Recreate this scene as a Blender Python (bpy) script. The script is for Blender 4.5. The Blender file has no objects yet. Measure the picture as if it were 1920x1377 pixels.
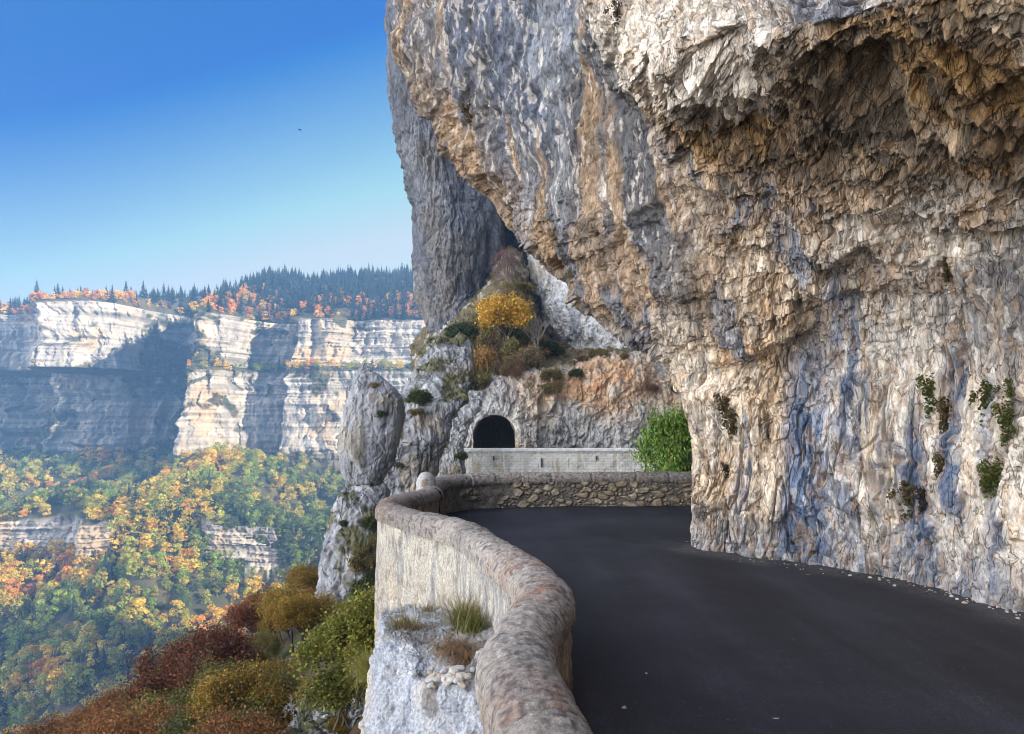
import bpy, math, random
import numpy as np
from mathutils import Vector

# ------------------------------------------------------------------ camera, sky, sun, exposure
scn = bpy.context.scene
COL = scn.collection
FPX, CX, HY, CZ = 1400.0, 960.0, 790.0, 1.65          # focal length, centre and horizon of the photo (1920 px wide)
cam = bpy.data.cameras.new("camera"); cam_o = bpy.data.objects.new("camera", cam); COL.objects.link(cam_o)
cam.sensor_width = 36.0; cam.lens = 36.0 * FPX / 1920.0
cam.shift_y = (HY - 688.5) / 1920.0
cam.clip_start = 0.05; cam.clip_end = 20000
cam_o.location = (0, 0, CZ); cam_o.rotation_euler = (math.radians(90), 0, 0)
scn.camera = cam_o

SUN_AZ, SUN_EL = math.radians(112), math.radians(20)  # azimuth clockwise from +Y
w = bpy.data.worlds.new("World"); scn.world = w; w.use_nodes = True
nt = w.node_tree; nt.nodes.clear()
sky = nt.nodes.new("ShaderNodeTexSky"); sky.sky_type = 'NISHITA'; sky.sun_disc = False
sky.sun_elevation = SUN_EL; sky.sun_rotation = SUN_AZ
sky.altitude = 900; sky.air_density = 1.0; sky.dust_density = 0.4; sky.ozone_density = 1.6
bg = nt.nodes.new("ShaderNodeBackground"); bg.inputs[1].default_value = 0.15
out = nt.nodes.new("ShaderNodeOutputWorld")
# the sky's colours are graded (deep blue overhead, pale at the horizon, glow towards the hidden sun),
# and an added fill lobe behind and left of the viewer brightens the shade
EXPOSURE = 1.5; FILL = 12.0
def _m(op, a, b=None):
    x = nt.nodes.new("ShaderNodeMath"); x.operation = op
    for i, v in enumerate((a, b)):
        if v is None: continue
        if hasattr(v, 'is_output'): nt.links.new(v, x.inputs[i])
        else: x.inputs[i].default_value = v
    return x.outputs[0]
def _lin(v, k, c, lo=0.003): return _m('MAXIMUM', _m('ADD', _m('MULTIPLY', v, k), c), lo)
tcw = nt.nodes.new("ShaderNodeTexCoord")
def _dot(d):
    x = nt.nodes.new("ShaderNodeVectorMath"); x.operation = 'DOT_PRODUCT'; nt.links.new(tcw.outputs["Generated"], x.inputs[0]); x.inputs[1].default_value = Vector(d).normalized(); return x.outputs["Value"]
def _range(v, a, b):
    x = nt.nodes.new("ShaderNodeMapRange"); x.inputs[1].default_value = a; x.inputs[2].default_value = b; x.interpolation_type = 'SMOOTHSTEP' if a < 0.44 else 'LINEAR'; nt.links.new(v, x.inputs[0]); return x.outputs[0]
glow = _range(_dot((math.sin(math.radians(20)), math.cos(math.radians(20)), 0)), .45, 1.0)
glow = _m('ADD', _m('MULTIPLY', _m('MULTIPLY', glow, glow), 1.55), .55)
sp_ = nt.nodes.new("ShaderNodeSeparateColor"); cb_ = nt.nodes.new("ShaderNodeCombineColor"); nt.links.new(sky.outputs[0], sp_.inputs[0])
r_, g_, b_ = [_m('MULTIPLY', o_, glow) for o_ in sp_.outputs[:3]]
r_ = _m('MINIMUM', _lin(r_, .44, -.46), _lin(r_, .06, .52)); g_ = _m('MINIMUM', _lin(g_, .36, -.46, .15), _lin(g_, .055, .535)); b_ = _m('MINIMUM', _lin(b_, .07, .40), _lin(b_, .02, .66))
fill = _range(_dot((-.84, -.44, .34)), .42, 1.0)
kx = _m('MULTIPLY', _range(_dot((0, 0, 1)), -.12, .0), 1.0 / (0.15 * 2 ** EXPOSURE))
for i_, (v_, f_) in enumerate(zip((r_, g_, b_), (1.0, .97, .925))):
    nt.links.new(_m('ADD', _m('MULTIPLY', v_, kx), _m('MULTIPLY', fill, FILL * f_)), cb_.inputs[i_])
nt.links.new(cb_.outputs[0], bg.inputs[0]); nt.links.new(bg.outputs[0], out.inputs[0])
sun = bpy.data.lights.new("sun", 'SUN'); sun.energy = 5.0; sun.angle = math.radians(0.5); sun.color = (1.0, 0.89, 0.72)
sun_o = bpy.data.objects.new("sun", sun); COL.objects.link(sun_o)
to_sun = Vector((math.sin(SUN_AZ) * math.cos(SUN_EL), math.cos(SUN_AZ) * math.cos(SUN_EL), math.sin(SUN_EL)))
sun_o.rotation_euler = to_sun.to_track_quat('Z', 'Y').to_euler()
vs = scn.view_settings
vs.view_transform = 'Standard'; vs.look = 'None'; vs.exposure = EXPOSURE; vs.gamma = 1.0; vs.use_curve_mapping = False
scn.cycles.use_denoising = True; scn.cycles.filter_width = 0.9
scn.cycles.max_bounces = 8; scn.cycles.diffuse_bounces = 5; scn.cycles.volume_bounces = 1
scn.cycles.use_adaptive_sampling = False

# ------------------------------------------------------------------ helpers
def at(px, py, Y):
    return np.array([(px - CX) / FPX * Y, Y, CZ + (HY - py) / FPX * Y])
def proj(V):
    Y = np.maximum(V[:, 1], 0.01)
    return CX + V[:, 0] / Y * FPX, HY - (V[:, 2] - CZ) / Y * FPX
def lerp(a, b, t): return a + (b - a) * t
def sstep(a, b, x):
    t = np.clip((x - a) / (b - a), 0, 1); return t * t * (3 - 2 * t)

def _h(ix, iy, iz, s):
    h = (ix.astype(np.uint32) * np.uint32(374761393)) ^ (iy.astype(np.uint32) * np.uint32(668265263)) ^ (iz.astype(np.uint32) * np.uint32(2147483647 - 58)) ^ np.uint32((s * 974634777) & 0xffffffff)
    h = (h ^ (h >> np.uint32(13))) * np.uint32(1274126177)
    h = (h ^ (h >> np.uint32(16))) * np.uint32(2246822519)
    return h ^ (h >> np.uint32(15))
def _r(ix, iy, iz, s):
    return (_h(ix, iy, iz, s) & np.uint32(0xffffff)).astype(np.float32) / np.float32(16777216.0)

def vnoise(P, seed=0):
    """smooth value noise -1..1"""
    P = P.astype(np.float32)
    I = np.floor(P).astype(np.int64); f = P - I; u = f * f * f * (f * (f * 6 - 15) + 10)
    x, y, z = I[:, 0], I[:, 1], I[:, 2]
    def r(a, b, c): return _r(x + a, y + b, z + c, seed)
    x0 = lerp(lerp(r(0,0,0), r(1,0,0), u[:,0]), lerp(r(0,1,0), r(1,1,0), u[:,0]), u[:,1])
    x1 = lerp(lerp(r(0,0,1), r(1,0,1), u[:,0]), lerp(r(0,1,1), r(1,1,1), u[:,0]), u[:,1])
    return lerp(x0, x1, u[:,2]) * 2 - 1
def fbm(P, seed=0, o=4, g=0.5):
    s = 0; a = 1.0; n = 0; Q = P.copy()
    for k in range(o):
        s = s + a * vnoise(Q, seed + 17 * k); n += a; a *= g; Q = Q * 2.03 + 5.3
    return s / n
def facets(P, seed=0, tilt=0.8, soft=0.22, bias=0.0):
    """Worley cells, each a randomly tilted plane, joined by short ramps: (height, cell random, edge distance)"""
    P = P.astype(np.float32); n = len(P)
    I = np.floor(P).astype(np.int64)
    d1 = np.full(n, 9e9, np.float32); d2 = d1.copy()
    k1 = np.zeros(n, np.int8); k2 = np.zeros(n, np.int8)
    def cell(k):
        x, y, z = I[:,0]+k//9-1, I[:,1]+(k//3)%3-1, I[:,2]+k%3-1
        h = _h(x, y, z, seed)
        C = np.stack([x + (h & np.uint32(1023)).astype(np.float32)/1024, y + ((h >> np.uint32(10)) & np.uint32(1023)).astype(np.float32)/1024, z + ((h >> np.uint32(20)) & np.uint32(1023)).astype(np.float32)/1024], 1).astype(np.float32)
        return x, y, z, C
    for k in range(27):
        C = cell(k)[3]
        d = ((P - C) ** 2).sum(1)
        m = d < d1; m2 = (~m) & (d < d2)
        d2 = np.where(m, d1, np.where(m2, d, d2)); k2 = np.where(m, k1, np.where(m2, np.int8(k), k2))
        d1 = np.where(m, d, d1); k1 = np.where(m, np.int8(k), k1)
    def plane(k):
        x, y, z, C = cell(k.astype(np.int64))
        g = np.stack([_r(x,y,z,seed+1), _r(x,y,z,seed+2), _r(x,y,z,seed+3)], 1) * 2 - 1
        rr = _r(x, y, z, seed + 4)
        return (rr * 2 - 1) * 0.6 + tilt * (g * (P - C)).sum(1) - bias * (P - C)[:, 2], rr
    a, r1 = plane(k1); b, r2 = plane(k2)
    e = np.sqrt(d2) - np.sqrt(d1)
    t = 0.5 + 0.5*np.clip(e / soft, 0, 1)
    return a*t + b*(1-t), r1, e

def spline(C, counts):
    """Catmull-Rom along axis 0 of C with counts[i] samples in span i"""
    outp = []
    n = len(C)
    for i in range(n - 1):
        p0, p1, p2, p3 = C[max(i-1,0)], C[i], C[i+1], C[min(i+2,n-1)]
        k = counts[i]
        t = (np.arange(k) / k).reshape((-1,) + (1,) * (C.ndim - 1))
        outp.append(0.5 * ((2*p1) + (-p0+p2)*t + (2*p0-5*p1+4*p2-p3)*t*t + (-p0+3*p1-3*p2+p3)*t**3))
    outp.append(C[-1:]); return np.concatenate(outp, 0)
def net(C, cu, cv):
    """C[rows, cols, 3] -> dense grid"""
    D = spline(np.asarray(C, float), cv)
    return spline(D.transpose(1, 0, 2), cu).transpose(1, 0, 2)
def normals(G, wrap=False):
    if wrap:
        E = np.concatenate([G[:, -1:], G, G[:, :1]], 1); du = np.gradient(E, axis=1)[:, 1:-1]
    else: du = np.gradient(G, axis=1)
    dv = np.gradient(G, axis=0)
    N = np.cross(du, dv); return N / np.maximum(np.linalg.norm(N, axis=2, keepdims=True), 1e-9)

def mesh(name, V, F, mat=None, col=None, smooth=False, parent=None, link=True):
    me = bpy.data.meshes.new(name)
    V = np.asarray(V, np.float32); F = np.asarray(F, np.int32)
    me.vertices.add(len(V)); me.vertices.foreach_set("co", V.ravel())
    k = F.shape[1]
    me.loops.add(F.size); me.loops.foreach_set("vertex_index", F.ravel())
    me.polygons.add(len(F)); me.polygons.foreach_set("loop_start", np.arange(0, F.size, k, dtype=np.int32))
    if smooth: me.polygons.foreach_set("use_smooth", np.ones(len(F), bool))
    me.update(calc_edges=True)
    if col is not None:
        col = np.asarray(col, np.float32)
        if col.ndim == 1: col = np.repeat(col[:, None], 3, 1)
        c4 = np.ones((len(V), 4), np.float32); c4[:, :3] = col
        a = me.color_attributes.new("Col", 'FLOAT_COLOR', 'POINT'); a.data.foreach_set("color", c4.ravel())
    if mat: me.materials.append(mat)
    if not link: return me
    o = bpy.data.objects.new(name, me); COL.objects.link(o)
    if parent: o.parent = parent
    return o
def gridfaces(nv, nu, wrap=False):
    i = np.arange(nv - 1)[:, None] * nu; 
    if wrap:
        j = np.arange(nu); j2 = (j + 1) % nu
    else:
        j = np.arange(nu - 1); j2 = j + 1
    return np.stack([i + j, i + j2, i + nu + j2, i + nu + j], 2).reshape(-1, 4)
def tag(o, label=None, cat=None, group=None, kind=None):
    if label: o["label"] = label
    if cat: o["category"] = cat
    if group: o["group"] = group
    if kind: o["kind"] = kind
    return o
def empty(name, loc=(0, 0, 0)):
    o = bpy.data.objects.new(name, None); o.location = loc; COL.objects.link(o); return o
def rep(o, loc, rz=0, s=1.0, label=None, color=None, tilt=None):
    """copy of a thing and its parts"""
    c = o.copy(); COL.objects.link(c); c.location = loc; c.rotation_euler = (tilt[0] if tilt else 0, tilt[1] if tilt else 0, rz)
    c.scale = (s, s, s) if not hasattr(s, '__len__') else s
    if label: c["label"] = label
    if color is not None: c.color = (*color, 1)
    for ch in o.children:
        d = ch.copy(); COL.objects.link(d); d.parent = c
        if color is not None and ch.name.split('.')[0] in ('crown',): d.color = (*color, 1)
    return c

# ------------------------------------------------------------------ materials
def nodes(name):
    m = bpy.data.materials.new(name); m.use_nodes = True; n = m.node_tree
    return m, n, n.nodes["Principled BSDF"]
def N(n, t, **kw):
    x = n.nodes.new(t)
    for k, v in kw.items():
        if k.startswith('_'): setattr(x, k[1:], v)
        else: x.inputs[k.replace('__', ' ')].default_value = v
    return x
def mixc(n, a, b, fac=1.0, mode='MULTIPLY'):
    x = n.nodes.new("ShaderNodeMix"); x.data_type = 'RGBA'; x.blend_type = mode
    def put(sock, v):
        if hasattr(v, 'is_output') : n.links.new(v, sock)
        else: sock.default_value = v if not hasattr(v, '__len__') else ((*v, 1) if len(v) == 3 else v)
    put(x.inputs[0], fac); put(x.inputs[6], a); put(x.inputs[7], b)
    return x.outputs[2]
def ramp(n, src, stops):
    r = n.nodes.new("ShaderNodeValToRGB"); e = r.color_ramp.elements
    while len(e) < len(stops): e.new(0.5)
    for x, (p, c) in zip(e, stops):
        x.position = p; x.color = (*c, 1) if hasattr(c, '__len__') else (c, c, c, 1)
    n.links.new(src, r.inputs[0]); return r.outputs[0]
def vcol_mat(name, rough=0.92, scale=6.0, contrast=(0.72, 1.25), bump=0.4, bscale=30.0, bdist=0.01, stretch=(1, 1, 1), spec=0.3):
    """vertex colour times fine procedural grain, with bump"""
    m, n, b = nodes(name)
    a = N(n, "ShaderNodeAttribute", _attribute_name="Col")
    tc = n.nodes.new("ShaderNodeTexCoord"); mp = N(n, "ShaderNodeMapping"); mp.inputs["Scale"].default_value = stretch
    n.links.new(tc.outputs["Object"], mp.inputs[0])
    nz = N(n, "ShaderNodeTexNoise", Scale=scale, Detail=8.0, Roughness=0.65); n.links.new(mp.outputs[0], nz.inputs["Vector"])
    g = ramp(n, nz.outputs["Fac"], [(0.3, contrast[0]), (0.7, contrast[1])])
    n.links.new(mixc(n, a.outputs["Color"], g), b.inputs["Base Color"])
    b.inputs["Roughness"].default_value = rough; b.inputs["Specular IOR Level"].default_value = spec
    n2 = N(n, "ShaderNodeTexNoise", Scale=bscale, Detail=6.0, Roughness=0.6); n.links.new(mp.outputs[0], n2.inputs["Vector"])
    bp = N(n, "ShaderNodeBump", Strength=bump, Distance=bdist); n.links.new(n2.outputs["Fac"], bp.inputs["Height"])
    n.links.new(bp.outputs[0], b.inputs["Normal"])
    return m
def leaf_mat(name, trans=0.3):
    """object colour times per-leaf tone"""
    m, n, b = nodes(name)
    a = N(n, "ShaderNodeAttribute", _attribute_name="Col"); oi = n.nodes.new("ShaderNodeObjectInfo")
    c = mixc(n, oi.outputs["Color"], a.outputs["Color"])
    n.links.new(c, b.inputs["Base Color"]); b.inputs["Roughness"].default_value = 0.6; b.inputs["Specular IOR Level"].default_value = 0.25
    t = n.nodes.new("ShaderNodeBsdfTranslucent"); n.links.new(c, t.inputs[0])
    mx = n.nodes.new("ShaderNodeMixShader"); mx.inputs[0].default_value = trans
    n.links.new(b.outputs[0], mx.inputs[1]); n.links.new(t.outputs[0], mx.inputs[2])
    n.links.new(mx.outputs[0], n.nodes["Material Output"].inputs[0])
    return m
M_ROCK = vcol_mat("limestone", scale=11, bump=0.9, bscale=32, bdist=0.016, contrast=(0.5, 1.4), stretch=(1, 1, .55))
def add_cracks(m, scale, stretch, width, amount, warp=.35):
    """thin fissures: shade of the gaps painted as dark lines of a warped cell pattern, only in broken patches"""
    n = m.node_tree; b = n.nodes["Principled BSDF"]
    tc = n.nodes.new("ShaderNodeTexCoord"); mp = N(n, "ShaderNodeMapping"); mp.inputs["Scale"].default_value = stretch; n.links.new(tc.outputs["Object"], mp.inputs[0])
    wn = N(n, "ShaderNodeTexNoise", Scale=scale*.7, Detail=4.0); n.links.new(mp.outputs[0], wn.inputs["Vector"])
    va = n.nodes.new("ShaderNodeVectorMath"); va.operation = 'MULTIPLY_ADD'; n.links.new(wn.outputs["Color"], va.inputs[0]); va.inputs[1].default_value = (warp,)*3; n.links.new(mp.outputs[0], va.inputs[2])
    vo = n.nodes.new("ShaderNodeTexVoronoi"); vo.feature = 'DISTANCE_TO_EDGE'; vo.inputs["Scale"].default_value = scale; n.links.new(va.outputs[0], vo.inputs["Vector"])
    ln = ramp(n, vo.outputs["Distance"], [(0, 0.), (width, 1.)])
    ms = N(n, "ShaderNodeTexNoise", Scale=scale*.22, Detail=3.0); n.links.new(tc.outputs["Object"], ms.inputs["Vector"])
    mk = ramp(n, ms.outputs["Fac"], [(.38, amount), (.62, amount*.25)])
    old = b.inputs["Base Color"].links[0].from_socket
    n.links.new(mixc(n, old, mixc(n, old, ln), mk, 'MIX'), b.inputs["Base Color"])  # the dark of the gaps goes into the base colour
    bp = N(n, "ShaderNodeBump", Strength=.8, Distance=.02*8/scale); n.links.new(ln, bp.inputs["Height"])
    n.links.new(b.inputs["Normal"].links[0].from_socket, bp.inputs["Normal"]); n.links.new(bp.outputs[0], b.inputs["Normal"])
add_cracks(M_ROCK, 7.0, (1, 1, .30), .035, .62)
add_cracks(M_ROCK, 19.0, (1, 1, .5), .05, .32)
M_MID = vcol_mat("grey_limestone", scale=2.2, bump=0.9, bscale=5.5, bdist=0.10, contrast=(0.55, 1.35))
M_PALE = vcol_mat("pale_masonry", scale=2.2, bump=.6, bscale=6, bdist=.04, contrast=(.75, 1.2))
M_SLAB = vcol_mat("smooth_grey_limestone", scale=3.0, bump=.9, bscale=7, bdist=.06, contrast=(.55, 1.35), stretch=(1, 1, .4))
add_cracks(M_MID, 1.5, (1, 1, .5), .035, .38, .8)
M_FAR = vcol_mat("pale_far_limestone", scale=0.10, bump=0.4, bscale=0.25, bdist=1.0, contrast=(0.75, 1.2), stretch=(1, 1, 0.6))
M_WALL = vcol_mat("weathered_masonry", scale=42, bump=0.8, bscale=90, bdist=0.008, contrast=(.5, 1.45))
M_LEAF = leaf_mat("leaves")
M_BARK = vcol_mat("bark", scale=12, bump=0.4, bscale=30)
M_SOIL = vcol_mat("leaf_litter_soil", scale=0.8, bump=0.6, bscale=3, bdist=0.1, contrast=(0.6, 1.3))

# ------------------------------------------------------------------ rock shapes
rng = np.random.default_rng(7)
def cols(*l): return [np.array(c, float) for c in l]
def mixw(base, c, wgt): return base + (np.asarray(c, float) - base) * wgt[:, None]

CREAM, WHITE, TAN, OCHRE = (0.68, 0.56, 0.425), (0.84, 0.755, 0.65), (0.56, 0.37, 0.21), (0.36, 0.21, 0.085)
GREY, BLUE, DARK, BROWN = (0.24, 0.235, 0.245), (0.215, 0.24, 0.30), (0.085, 0.075, 0.065), (0.20, 0.135, 0.075)

def near_cliff():
    def c(*pts): return [at(*p) for p in pts]
    uA = c(*[(x_+(12 if y_ < 500 else 0), y_, d_) for x_, y_, d_ in ((1303,1032,9.6),(1305,880,9.6),(1298,780,9.7),(1268,705,10.0),(1232,655,10.3),(1130,606,10.9),(1040,515,11.7),(935,415,12.5),(893,340,13.2),(800,218,14.3),(748,110,15.2),(738,-50,16.),(722,-500,17.))])
    uB = c((1372,1040,9.25),(1374,880,9.2),(1372,760,9.15),(1350,690,9.1),(1310,625,9.2),(1230,560,9.6),(1150,470,10.),(1060,360,10.5),(1020,250,11.),(950,120,11.8),(900,0,12.5),(870,-150,13.),(850,-600,13.8))
    uC = c((1440,1048,8.95),(1443,880,8.9),(1443,760,8.8),(1430,660,8.6),(1395,550,8.5),(1340,460,8.5),(1280,370,8.7),(1210,250,9.1),(1150,150,9.5),(1100,40,10.),(1060,-80,10.5),(1030,-220,11.),(1000,-700,11.8))
    uD = c((1530,1058,8.6),(1530,880,8.6),(1528,740,8.5),(1520,600,8.2),(1490,440,7.9),(1440,320,7.75),(1375,240,7.5),(1285,190,7.2),(1205,130,7.35),(1150,30,7.9),(1110,-100,8.5),(1090,-250,9.),(1070,-750,9.8))
    uE = c((1690,1085,7.8),(1690,880,7.8),(1690,730,7.7),(1680,570,7.5),(1660,395,7.2),(1620,284,6.8),(1560,205,6.1),(1480,138,5.7),(1395,70,5.6),(1310,-60,6.0),(1280,-200,6.5),(1260,-350,7.),(1240,-900,7.8))
    uF = c((1920,1150,6.4),(1920,900,6.45),(1920,730,6.5),(1920,570,6.4),(1920,430,6.3),(1915,340,6.05),(1880,238,5.3),(1820,120,4.8),(1740,0,4.55),(1670,-130,4.7),(1620,-300,5.1),(1600,-500,5.5),(1580,-1100,6.3))
    Z = [0, .8, 1.6, 2.4, 3.0, 3.5, 3.7, 3.9, 4.2, 4.9, 6.0, 7.5, 13.]
    uG = [np.array([x, 2.6, z]) for x, z in zip([5.4,5.4,5.4,5.3,5.2,4.9,4.2,3.5,3.0,2.8,3.0,3.4,5.], Z)]
    uH = [np.array([x+.6, -7, z]) for x, z in zip([5.4,5.4,5.4,5.3,5.2,4.9,4.2,3.5,3.0,2.8,3.0,3.4,5.], Z)]
    uI = [np.array([x+3, -28, z]) for x, z in zip([5.4,5.4,5.4,5.3,5.2,4.9,4.2,3.5,3.0,2.8,3.0,3.4,5.], Z)]
    uZ1 = [p + np.array([.45, .75, 0]) for p in uA]
    uZ2 = [p + np.array([2.8, 1.7, .2]) for p in uA]
    uZ3 = [p + np.array([13, 2.2, 1.]) for p in uA]
    cols_ = [uI, uH, uG, uF, uE, uD, uC, uB, uA, uZ1, uZ2, uZ3]
    C = np.array(cols_).transpose(1, 0, 2)
    low = C[0].copy(); low[:, 2] = -0.35
    hi = C[-1] + np.array([4, 0, 26.])
    hi2 = C[-1] + np.array([22, 0, 90.])
    C = np.concatenate([low[None], C, hi[None], hi2[None]], 0)
    G = net(C, [6, 24, 70, 210, 170, 120, 110, 150, 70, 30, 8], [14, 115, 100, 95, 95, 90, 85, 95, 85, 90, 80, 50, 16, 10, 6])
    nv, nu, _ = G.shape
    Nn = normals(G)
    mid = Nn[nv//4, nu//2]
    if mid @ np.array([-0.6, -0.8, 0]) < 0: Nn = -Nn
    P = G.reshape(-1, 3); n = Nn.reshape(-1, 3)
    z = P[:, 2]
    px, py = proj(P)
    vis = (P[:, 1] > 3)
    ceil = sstep(-0.15, -0.55, n[:, 2]) 
    wob = np.stack([fbm(P/1.3, 11, 3), fbm(P/1.3, 12, 3), fbm(P/1.3, 13, 3)], 1)
    # slab: the big grey face above the diagonal underside
    uu = np.tile(np.linspace(0, 1, nu), nv)
    slab = sstep(2.2, 3.6, z - 0.9 * (P[:,0] - 2.0) * 0.0 + wob[:,0]*.5) * sstep(8.3, 9.2, P[:, 1])
    wall = (1 - sstep(2.6, 3.9, z + wob[:,1]*.5)) 
    Pe = P * np.array([1, 1, 0.34])           # vertically drawn out chips
    wob2 = np.stack([fbm(P/.16, 14, 3), fbm(P/.16, 15, 3), fbm(P/.16, 16, 3)], 1)
    W = P + wob * 0.35 + wob2 * .05
    We = W * np.array([1, 1, 0.30])
    # three sizes of fractured facets
    f1, r1, e1 = facets(W / np.array([.95, .95, .62]), 21, 0.5, .16)
    f2, r2, e2 = facets(We / 0.20, 31, .55, .08, .25)
    f3, r3, e3 = facets((W + wob*.2) / np.array([.34,.34,.22]), 41, .40, .08, .0)
    fe, re, ee = facets(We / 0.07, 51, .6, .10, .30)
    fz, rz, ez = facets((W + wob*.1) / np.array([.12,.12,.085]), 61, .5, .08, .0)
    fx, rx, ex = facets(W * np.array([1,1,.5]) / 0.052, 71, 1.1)
    big = fbm(P / 2.8, 5, 4)
    crk = np.exp(-(fbm((P + wob*.15) * np.array([1, 1, .17]) / .30, 81, 4) / .04)**2)          # long winding cracks
    crk2 = np.exp(-(fbm((P + wob*.1) * np.array([1, 1, .55]) / .12, 82, 3) / .06)**2)
    crk3 = np.exp(-(fbm((P + wob*.25) / .42, 83, 4) / .04)**2)
    rdg = 1 - 2*np.abs(fbm((P + wob*.1) * np.array([1, 1, .4]) / .10, 84, 4))
    rdg2 = 1 - 2*np.abs(fbm(P / .22, 85, 5))
    band = fbm(np.stack([P[:,0]*.25, P[:,1]*.25, z*1.3 + .45*P[:,0]], 1) + wob*.3, 77, 3)   # bedding
    flute = fbm(np.stack([P[:,0]/.5, P[:,1]/.5, z/5.], 1) + wob*.15, 78, 4)
    rough = lerp(0.62, 1.0, ceil)
    hol = sstep(.12, .4, fbm(P / np.array([1.5, 1.5, .8]) + wob*.3, 210, 4))
    d = 0.30 * big - .38*hol*ceil*(1-slab) - .10*hol*(1-ceil) + 0.09 * f1
    brk = sstep(-.25, .3, fbm(P/.9, 87, 3)); brk2 = sstep(-.2, .3, fbm(P/.5 + 3, 88, 3))
    d = d + ceil * (0.06 * f1 + (0.02 + .06*brk) * f3 + (.008 + .025*brk2) * fz + .010*fx + 0.22 * band - .11*crk3 - .05*crk2 + .10*rdg2)
    d = d + (1 - ceil) * ((0.050 * f2 * (.4 + .9*brk) + 0.013 * fe * (.1 + brk2) - .035*sstep(.10, 0, e2) - .075*crk - .018*crk2 + .020*rdg) * (1 - .72*slab) + .006*fx*(1-.4*slab) + (0.055*f3 + .05*rdg2 - .06*crk3)*(1-wall)*(1-.65*slab) + 0.018*fz*(1-wall)*(1-.4*slab) + 0.09 * flute * (1+.5*wall) + 0.16 * band * (1 - wall) * (1-.5*slab))
    # beds of broken slabs along the underside of the overhang
    und = np.exp(-((np.abs(uu - 0.885)) / .055)**2) * sstep(2.4, 3.2, z)
    d = d + und * (0.10 * f3 + .04*fz + 0.10 * np.sign(band) * np.minimum(np.abs(band)*4, 1))
    d = d * sstep(-0.3, 0.25, z + .2)*1.0
    d = d * lerp(1.0, .35, sstep(.895, .915, uu))
    # broken beds: the overhanging parts step down in ledges
    def terrace(u, k=7.0):
        f = u - np.floor(u); return np.floor(u) + 1/(1+np.exp(-(f-.5)*2*k)) - u
    dipz = z + .10*P[:,0] - .05*P[:,1]
    over = sstep(-.08, -.40, n[:, 2]) * sstep(.916, .90, uu)
    T = .26*terrace((dipz + .16*fbm(P/.9, 201, 4) + .10*(r3-.5) + .05*(rz-.5))/.26) * (.35 + .65*brk)
    T = T + .085*terrace((dipz + .07*fbm(P/.35, 202, 4) + .06*(rz-.5) + .02*(rx-.5))/.085) * .8
    T = T * over * (1 - .6*slab)
    # colours (stains with a shape of their own)
    streak = fbm(np.stack([P[:,0]/.42, P[:,1]/.42, z/3.4], 1) + wob*.22, 91, 4)
    streak2 = fbm(np.stack([P[:,0]/.9, P[:,1]/.9, z/7.], 1) + wob*.25, 92, 3)
    blot = fbm(P / 0.8 + wob, 93, 4); blot2 = fbm(P / 2.2, 94, 4)
    C = np.tile(np.array(CREAM), (len(P), 1))
    C = mixw(C, WHITE, sstep(-.35, .15, blot2) * .9)
    C = mixw(C, TAN, sstep(.05, .4, blot + (r2 - .5) * .5) * (.4 + .4*sstep(1.5, 3., z)))
    C = mixw(C, BLUE, sstep(.14, .30, streak + .35*streak2 + (re-.5)*.12) * .92)
    C = mixw(C, DARK, sstep(.28, .5, fbm(np.stack([P[:,0]/.30, P[:,1]/.30, z/1.1],1)+wob*.3, 95, 4) + (r2-.5)*.2) * .55)
    # thin black lichen runs, and grey patches higher up
    C = mixw(C, (.075, .07, .07), sstep(.22, .38, fbm(np.stack([P[:,0]/.085, P[:,1]/.085, z/.55],1)+wob*.3, 195, 4)) * .6)
    up_ = sstep(1.9, 2.8, z + .6*blot2) * (1-.7*ceil)
    C = mixw(C, (.15, .148, .16), up_ * sstep(-.26, .06, blot2*.6 + .5*blot + .2*(r3-.5)) * .8)
    foot = sstep(0.75, 0.1, z + .35*blot)
    C = mixw(C, BLUE, foot * .65)
    wp = np.exp(-((px - 1640 + 40*wob[:,0])/135)**4) * np.exp(-((py - 810 + 60*wob[:,1])/230)**4) * vis
    C = mixw(C, WHITE, wp * .75 * sstep(-.45, .0, blot + .5*blot2 + .2))
    # strong blue grey runs on the wall seen in the photo, at their places along the face
    for x0, wd, z0, z1, a in ((1515, 44, 0., 2.3, 1.), (1588, 10, 1.9, 2.7, .8), (1715, 26, .3, 1.7, .95), (1782, 20, .7, 2.2, .95), (1560, 13, 2.3, 3.2, .6), (1860, 16, .0, 2., .6), (1400, 12, .0, .9, .4)):
        m = np.exp(-((px - x0 + 26*wob[:,0] + 10*flute) / wd)**4) * sstep(z0-.25, z0+.2, z) * sstep(z1+.4, z1-.2, z) * vis
        C = mixw(C, (0.14, 0.18, 0.265), np.clip(m * a * (0.95 + .9*streak), 0, 1))
    # slab colour: grey blue with ochre runs
    S = np.tile(np.array((.115, .114, .125)), (len(P), 1))
    S = mixw(S, (.10, .12, .165), sstep(-.25, .2, blot2 + .4*streak))
    S = mixw(S, (0.28, .295, .32), sstep(.1, .45, fbm(np.stack([P[:,0]/.6, P[:,1]/.6, z/2.5],1)+wob*.4, 96, 4)) * .7)
    S = mixw(S, (.36, .24, .14), sstep(.10, .34, fbm(np.stack([P[:,0]/.55, P[:,1]/.55, z/4.5],1)+wob*.3, 97, 4)) * .85)
    S = mixw(S, DARK, sstep(.2, .5, fbm(P/.7+wob*.5, 98, 4) + .3*fbm(np.stack([P[:,0]/.3,P[:,1]/.3,z/2.],1), 99, 3)) * .6)
    edge = np.exp(-((uu - .88)/.045)**2)
    S = mixw(S, TAN, edge * sstep(-.2, .4, blot) * .4); S = mixw(S, BROWN, und * sstep(-.2, .25, blot2) * .6)
    C = C + (S - C) * (slab * .92)[:, None]
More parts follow.
